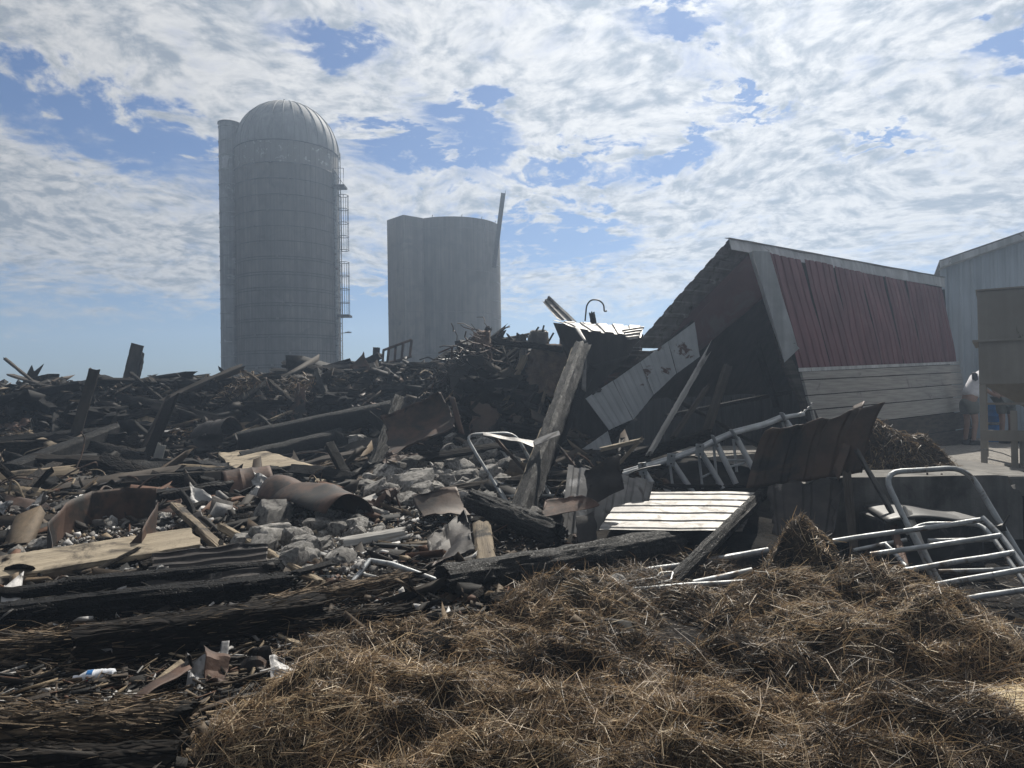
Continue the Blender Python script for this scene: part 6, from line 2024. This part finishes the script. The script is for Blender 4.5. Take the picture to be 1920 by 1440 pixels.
def bent_person():
    Y = 14.0
    foot = P(1818, 815, Y); g = .42
    bx, by = foot.x, Y
    def q(dx, dy, z): return Vector((bx + dx, by + dy, g + z))
    t = thing('person', (bx, by, g), 'person in white shirt and grey shorts bending over behind the hopper', 'person')
    V = [q(0, 0, .90), q(.06, 0, 1.05), q(.17, 0, 1.22), q(.28, -.01, 1.38), q(.36, -.01, 1.45),          # 0-4 pelvis..neck base
         q(.43, -.01, 1.50), q(.52, -.01, 1.55),                                                           # 5,6 neck, head
         q(-.01, .10, .86), q(.03, .11, .47), q(-.02, .11, .07), q(.12, .11, .03),                          # 7-10 far leg
         q(-.01, -.10, .86), q(.05, -.11, .47), q(0, -.11, .07), q(.14, -.11, .03),                          # 11-14 near leg
         q(.30, .19, 1.36), q(.42, .22, 1.12), q(.58, .16, .98), q(.66, .14, .95),                           # 15-18 far arm
         q(.30, -.19, 1.36), q(.42, -.22, 1.12), q(.58, -.16, .98), q(.66, -.14, .95)]                       # 19-22 near arm
    E = [(0, 1), (1, 2), (2, 3), (3, 4), (4, 5), (5, 6), (0, 7), (7, 8), (8, 9), (9, 10), (0, 11), (11, 12), (12, 13), (13, 14), (3, 15), (15, 16), (16, 17), (17, 18), (3, 19), (19, 20), (20, 21), (21, 22)]
    r = [.15, .14, .15, .15, .07, .055, .095, .095, .06, .04, .04, .095, .06, .04, .04, .055, .045, .035, .035, .055, .045, .035, .035]
    skin_body('body', V, E, r, M['skin'], t)
    sh = skin_body('shirt', [V[0] + Vector((0, 0, .02)), V[1], V[2], V[3], V[4], V[15], V[16].lerp(V[15], .45), V[19], V[20].lerp(V[19], .45)], [(0, 1), (1, 2), (2, 3), (3, 4), (3, 5), (5, 6), (3, 7), (7, 8)],
                   [.19, .185, .19, .19, .10, .085, .08, .085, .08], M['shirt'], t)
    pr = [V[2] + Vector((-.17, -.10, .04)), V[3] + Vector((-.16, -.10, .04))]
    obj('shirt_print', lump(pr[0].lerp(pr[1], .5), .03, .07, .08, .3, 2, 4), M['print'], sh, True)
    skin_body('shorts', [V[0] + Vector((0, 0, .06)), V[0], V[7], V[8].lerp(V[7], .3), V[11], V[12].lerp(V[11], .3)], [(0, 1), (1, 2), (2, 3), (1, 4), (4, 5)], [.16, .18, .135, .12, .135, .12], M['shorts'], t)
    obj('hair', lump(V[6] + Vector((.0, 0, .05)), .11, .10, .09, .15, 3, 8), M['hair'], t, True)
    for i in (10, 14):
        obj('boot', lump(V[i] + Vector((-.06, 0, .02)), .15, .06, .06, .1, 2, i), M['boot'], t, True)


def legs_person():
    """second person almost wholly hidden by the hopper"""
    Y = 14.6; g = .40
    c = P(1886, 800, Y); bx, by = c.x, Y
    def q(dx, dy, z): return Vector((bx + dx, by + dy, g + z))
    t = thing('person', (bx, by, g), 'person hidden by the hopper with only bare lower legs showing', 'person')
    V = [q(0, 0, .92), q(0, 0, 1.15), q(0, 0, 1.38), q(0, 0, 1.50), q(0, 0, 1.64),
         q(-.09, 0, .86), q(-.09, -.03, .47), q(-.09, 0, .07), q(-.09, -.14, .03), q(.09, 0, .86), q(.09, -.03, .47), q(.09, 0, .07), q(.09, -.14, .03),
         q(-.2, 0, 1.38), q(-.25, 0, 1.1), q(-.2, -.14, .92), q(.2, 0, 1.38), q(.25, 0, 1.1), q(.2, -.14, .92)]
    E = [(0, 1), (1, 2), (2, 3), (3, 4), (0, 5), (5, 6), (6, 7), (7, 8), (0, 9), (9, 10), (10, 11), (11, 12), (2, 13), (13, 14), (14, 15), (2, 16), (16, 17), (17, 18)]
    skin_body('body', V, E, [.14, .14, .14, .055, .095, .09, .06, .04, .04, .09, .06, .04, .04, .055, .045, .035, .055, .045, .035], M['skin'], t)
    skin_body('shirt', [V[0], V[1], V[2], V[13], V[16]], [(0, 1), (1, 2), (2, 3), (2, 4)], [.18, .18, .18, .08, .08], M['print'], t)
    skin_body('shorts', [V[0], V[5], V[6].lerp(V[5], .25), V[9], V[10].lerp(V[9], .25)], [(0, 1), (1, 2), (0, 3), (3, 4)], [.17, .12, .11, .12, .11], M['shorts'], t)
    obj('hair', lump(V[4] + Vector((0, .02, .05)), .10, .11, .10, .1, 3, 8), M['hair'], t, True)
    for i in (8, 12):
        obj('boot', lump(V[i] + Vector((0, .06, .02)), .06, .14, .06, .1, 2, i), M['boot'], t, True)


bent_person()
legs_person()


def barrel(c, r, h, label, nm='blue_drum'):
    t = thing(nm, tuple(c), label, 'drum', 'blue plastic drums by the hopper')
    z = c.z
    prof = [(.001, z), (r * .95, z), (r, z + .02), (r, z + h * .30), (r * 1.04, z + h * .33), (r, z + h * .36), (r, z + h * .64), (r * 1.04, z + h * .67), (r, z + h * .70), (r, z + h - .03), (r * .93, z + h), (.001, z + h)]
    obj('shell', lathe(c.x, c.y, prof, 24), M['blue_plastic'], t, True)
    obj('lid_ring', lathe(c.x, c.y, [(r * .98, z + h - .03), (r * 1.05, z + h - .02), (r * 1.05, z + h + .01), (r * .9, z + h + .012)], 24), M['galv'], t, True)


b0 = P(1861, 791, 15.3)
barrel(Vector((b0.x, 15.3, .37)), .20, .40, 'lower blue drum seen between the hopper legs')
barrel(Vector((b0.x + .02, 15.35, .80)), .19, .40, 'upper blue drum stacked behind the hopper cone')


def bottle():
    a, b = G(140, 1284) + Vector((0, 0, .035)), G(216, 1277) + Vector((0, 0, .04))
    ax = (b - a).normalized(); L = .205; a = b - ax * L
    t = thing('plastic_bottle', tuple(a.lerp(b, .5) - Vector((0, 0, .035))), 'clear dented plastic water bottle lying by the hewn timber', 'bottle')
    prof = [(0, .012), (.018, .0135), (.02, .0135), (.03, .016), (.055, .029), (.07, .033), (.10, .033), (.105, .031), (.115, .033), (.125, .031), (.135, .033), (.145, .031), (.155, .033), (.165, .031), (.178, .033), (.198, .030), (.205, .018)]
    _, s, u = frame_for(ax)
    n = 20; vs = []
    for (x, r) in prof:
        for j in range(n):
            an = 2 * math.pi * j / n
            p = a + ax * x + s * r * math.cos(an) + u * r * math.sin(an)
            p = p + mnoise.noise_vector(p * 22) * (.006 if x > .06 else 0)
            vs.append(tuple(p))
    fs = [(i * n + j, i * n + (j + 1) % n, (i + 1) * n + (j + 1) % n, (i + 1) * n + j) for i in range(len(prof) - 1) for j in range(n)] + [tuple(range((len(prof) - 1) * n, len(prof) * n))]
    obj('shell', (np.array(vs), fs), M['clear_plastic'], t, True, solid=.0012)
    obj('cap', tube([a - ax * .004, a + ax * .018], .0155, 14), M['shirt'], t, True)
    vs = []
    for x in (.068, .098):
        for j in range(n):
            an = 2 * math.pi * j / n; r = .0352
            vs.append(tuple(a + ax * x + s * r * math.cos(an) + u * r * math.sin(an)))
    lb = obj('paper_band', (np.array(vs), [(j, (j + 1) % n, n + (j + 1) % n, n + j) for j in range(n)]), M['blue_plastic'], t, True)
    c = a + ax * .083 + Vector((0, -.036, -.006))
    obj('red_mark', abox(c.x - .006, c.x + .006, c.y - .001, c.y + .001, c.z - .006, c.z + .004), M['red_plastic'], lb)
    c = c + Vector((0, 0, .014))
    obj('dark_mark', abox(c.x - .007, c.x + .007, c.y - .001, c.y + .001, c.z - .004, c.z + .006), M['print'], lb)


bottle()


def far_tree():
    Y = 44.0
    c = P(1766, 545, Y); top = P(1768, 505, Y).z
    t = thing('spruce_tree', (c.x + .6, Y, .4), 'dark spruce tip showing beside the white building eave', 'tree')
    obj('trunk', tube([Vector((c.x + .6, Y, .3)), Vector((c.x + .6, Y, top))], .22, 8, r1=.03), M['bark'], t, True)
    n = 4200
    h = rng.random(n) ** 1.3
    z = 1.5 + (top - 1.2) * (1 - h) ** 1.0 * .98; rad = .12 + (top + .5 - z) * .22
    an = rng.random(n) * 6.283; rr = rad * np.sqrt(rng.random(n))
    p = np.stack([c.x + .6 + rr * np.cos(an), Y + rr * np.sin(an), z], 1)
    d = np.stack([np.cos(an), np.sin(an), rng.normal(-.15, .3, n)], 1)
    V, Fq = ribbons(p, d / np.linalg.norm(d, axis=1, keepdims=True), np.tile(np.array([0, 0, 1.0]), (n, 1)), rng.uniform(.2, .5, n), rng.uniform(.06, .14, n), np.full(n, .02), 0)
    me = mesh_from('crown', V - np.array(wloc(t)), Fq); me.materials.append(M['leaf_dark'])
    o = bpy.data.objects.new('crown', me); COL.objects.link(o); o.parent = t


far_tree()
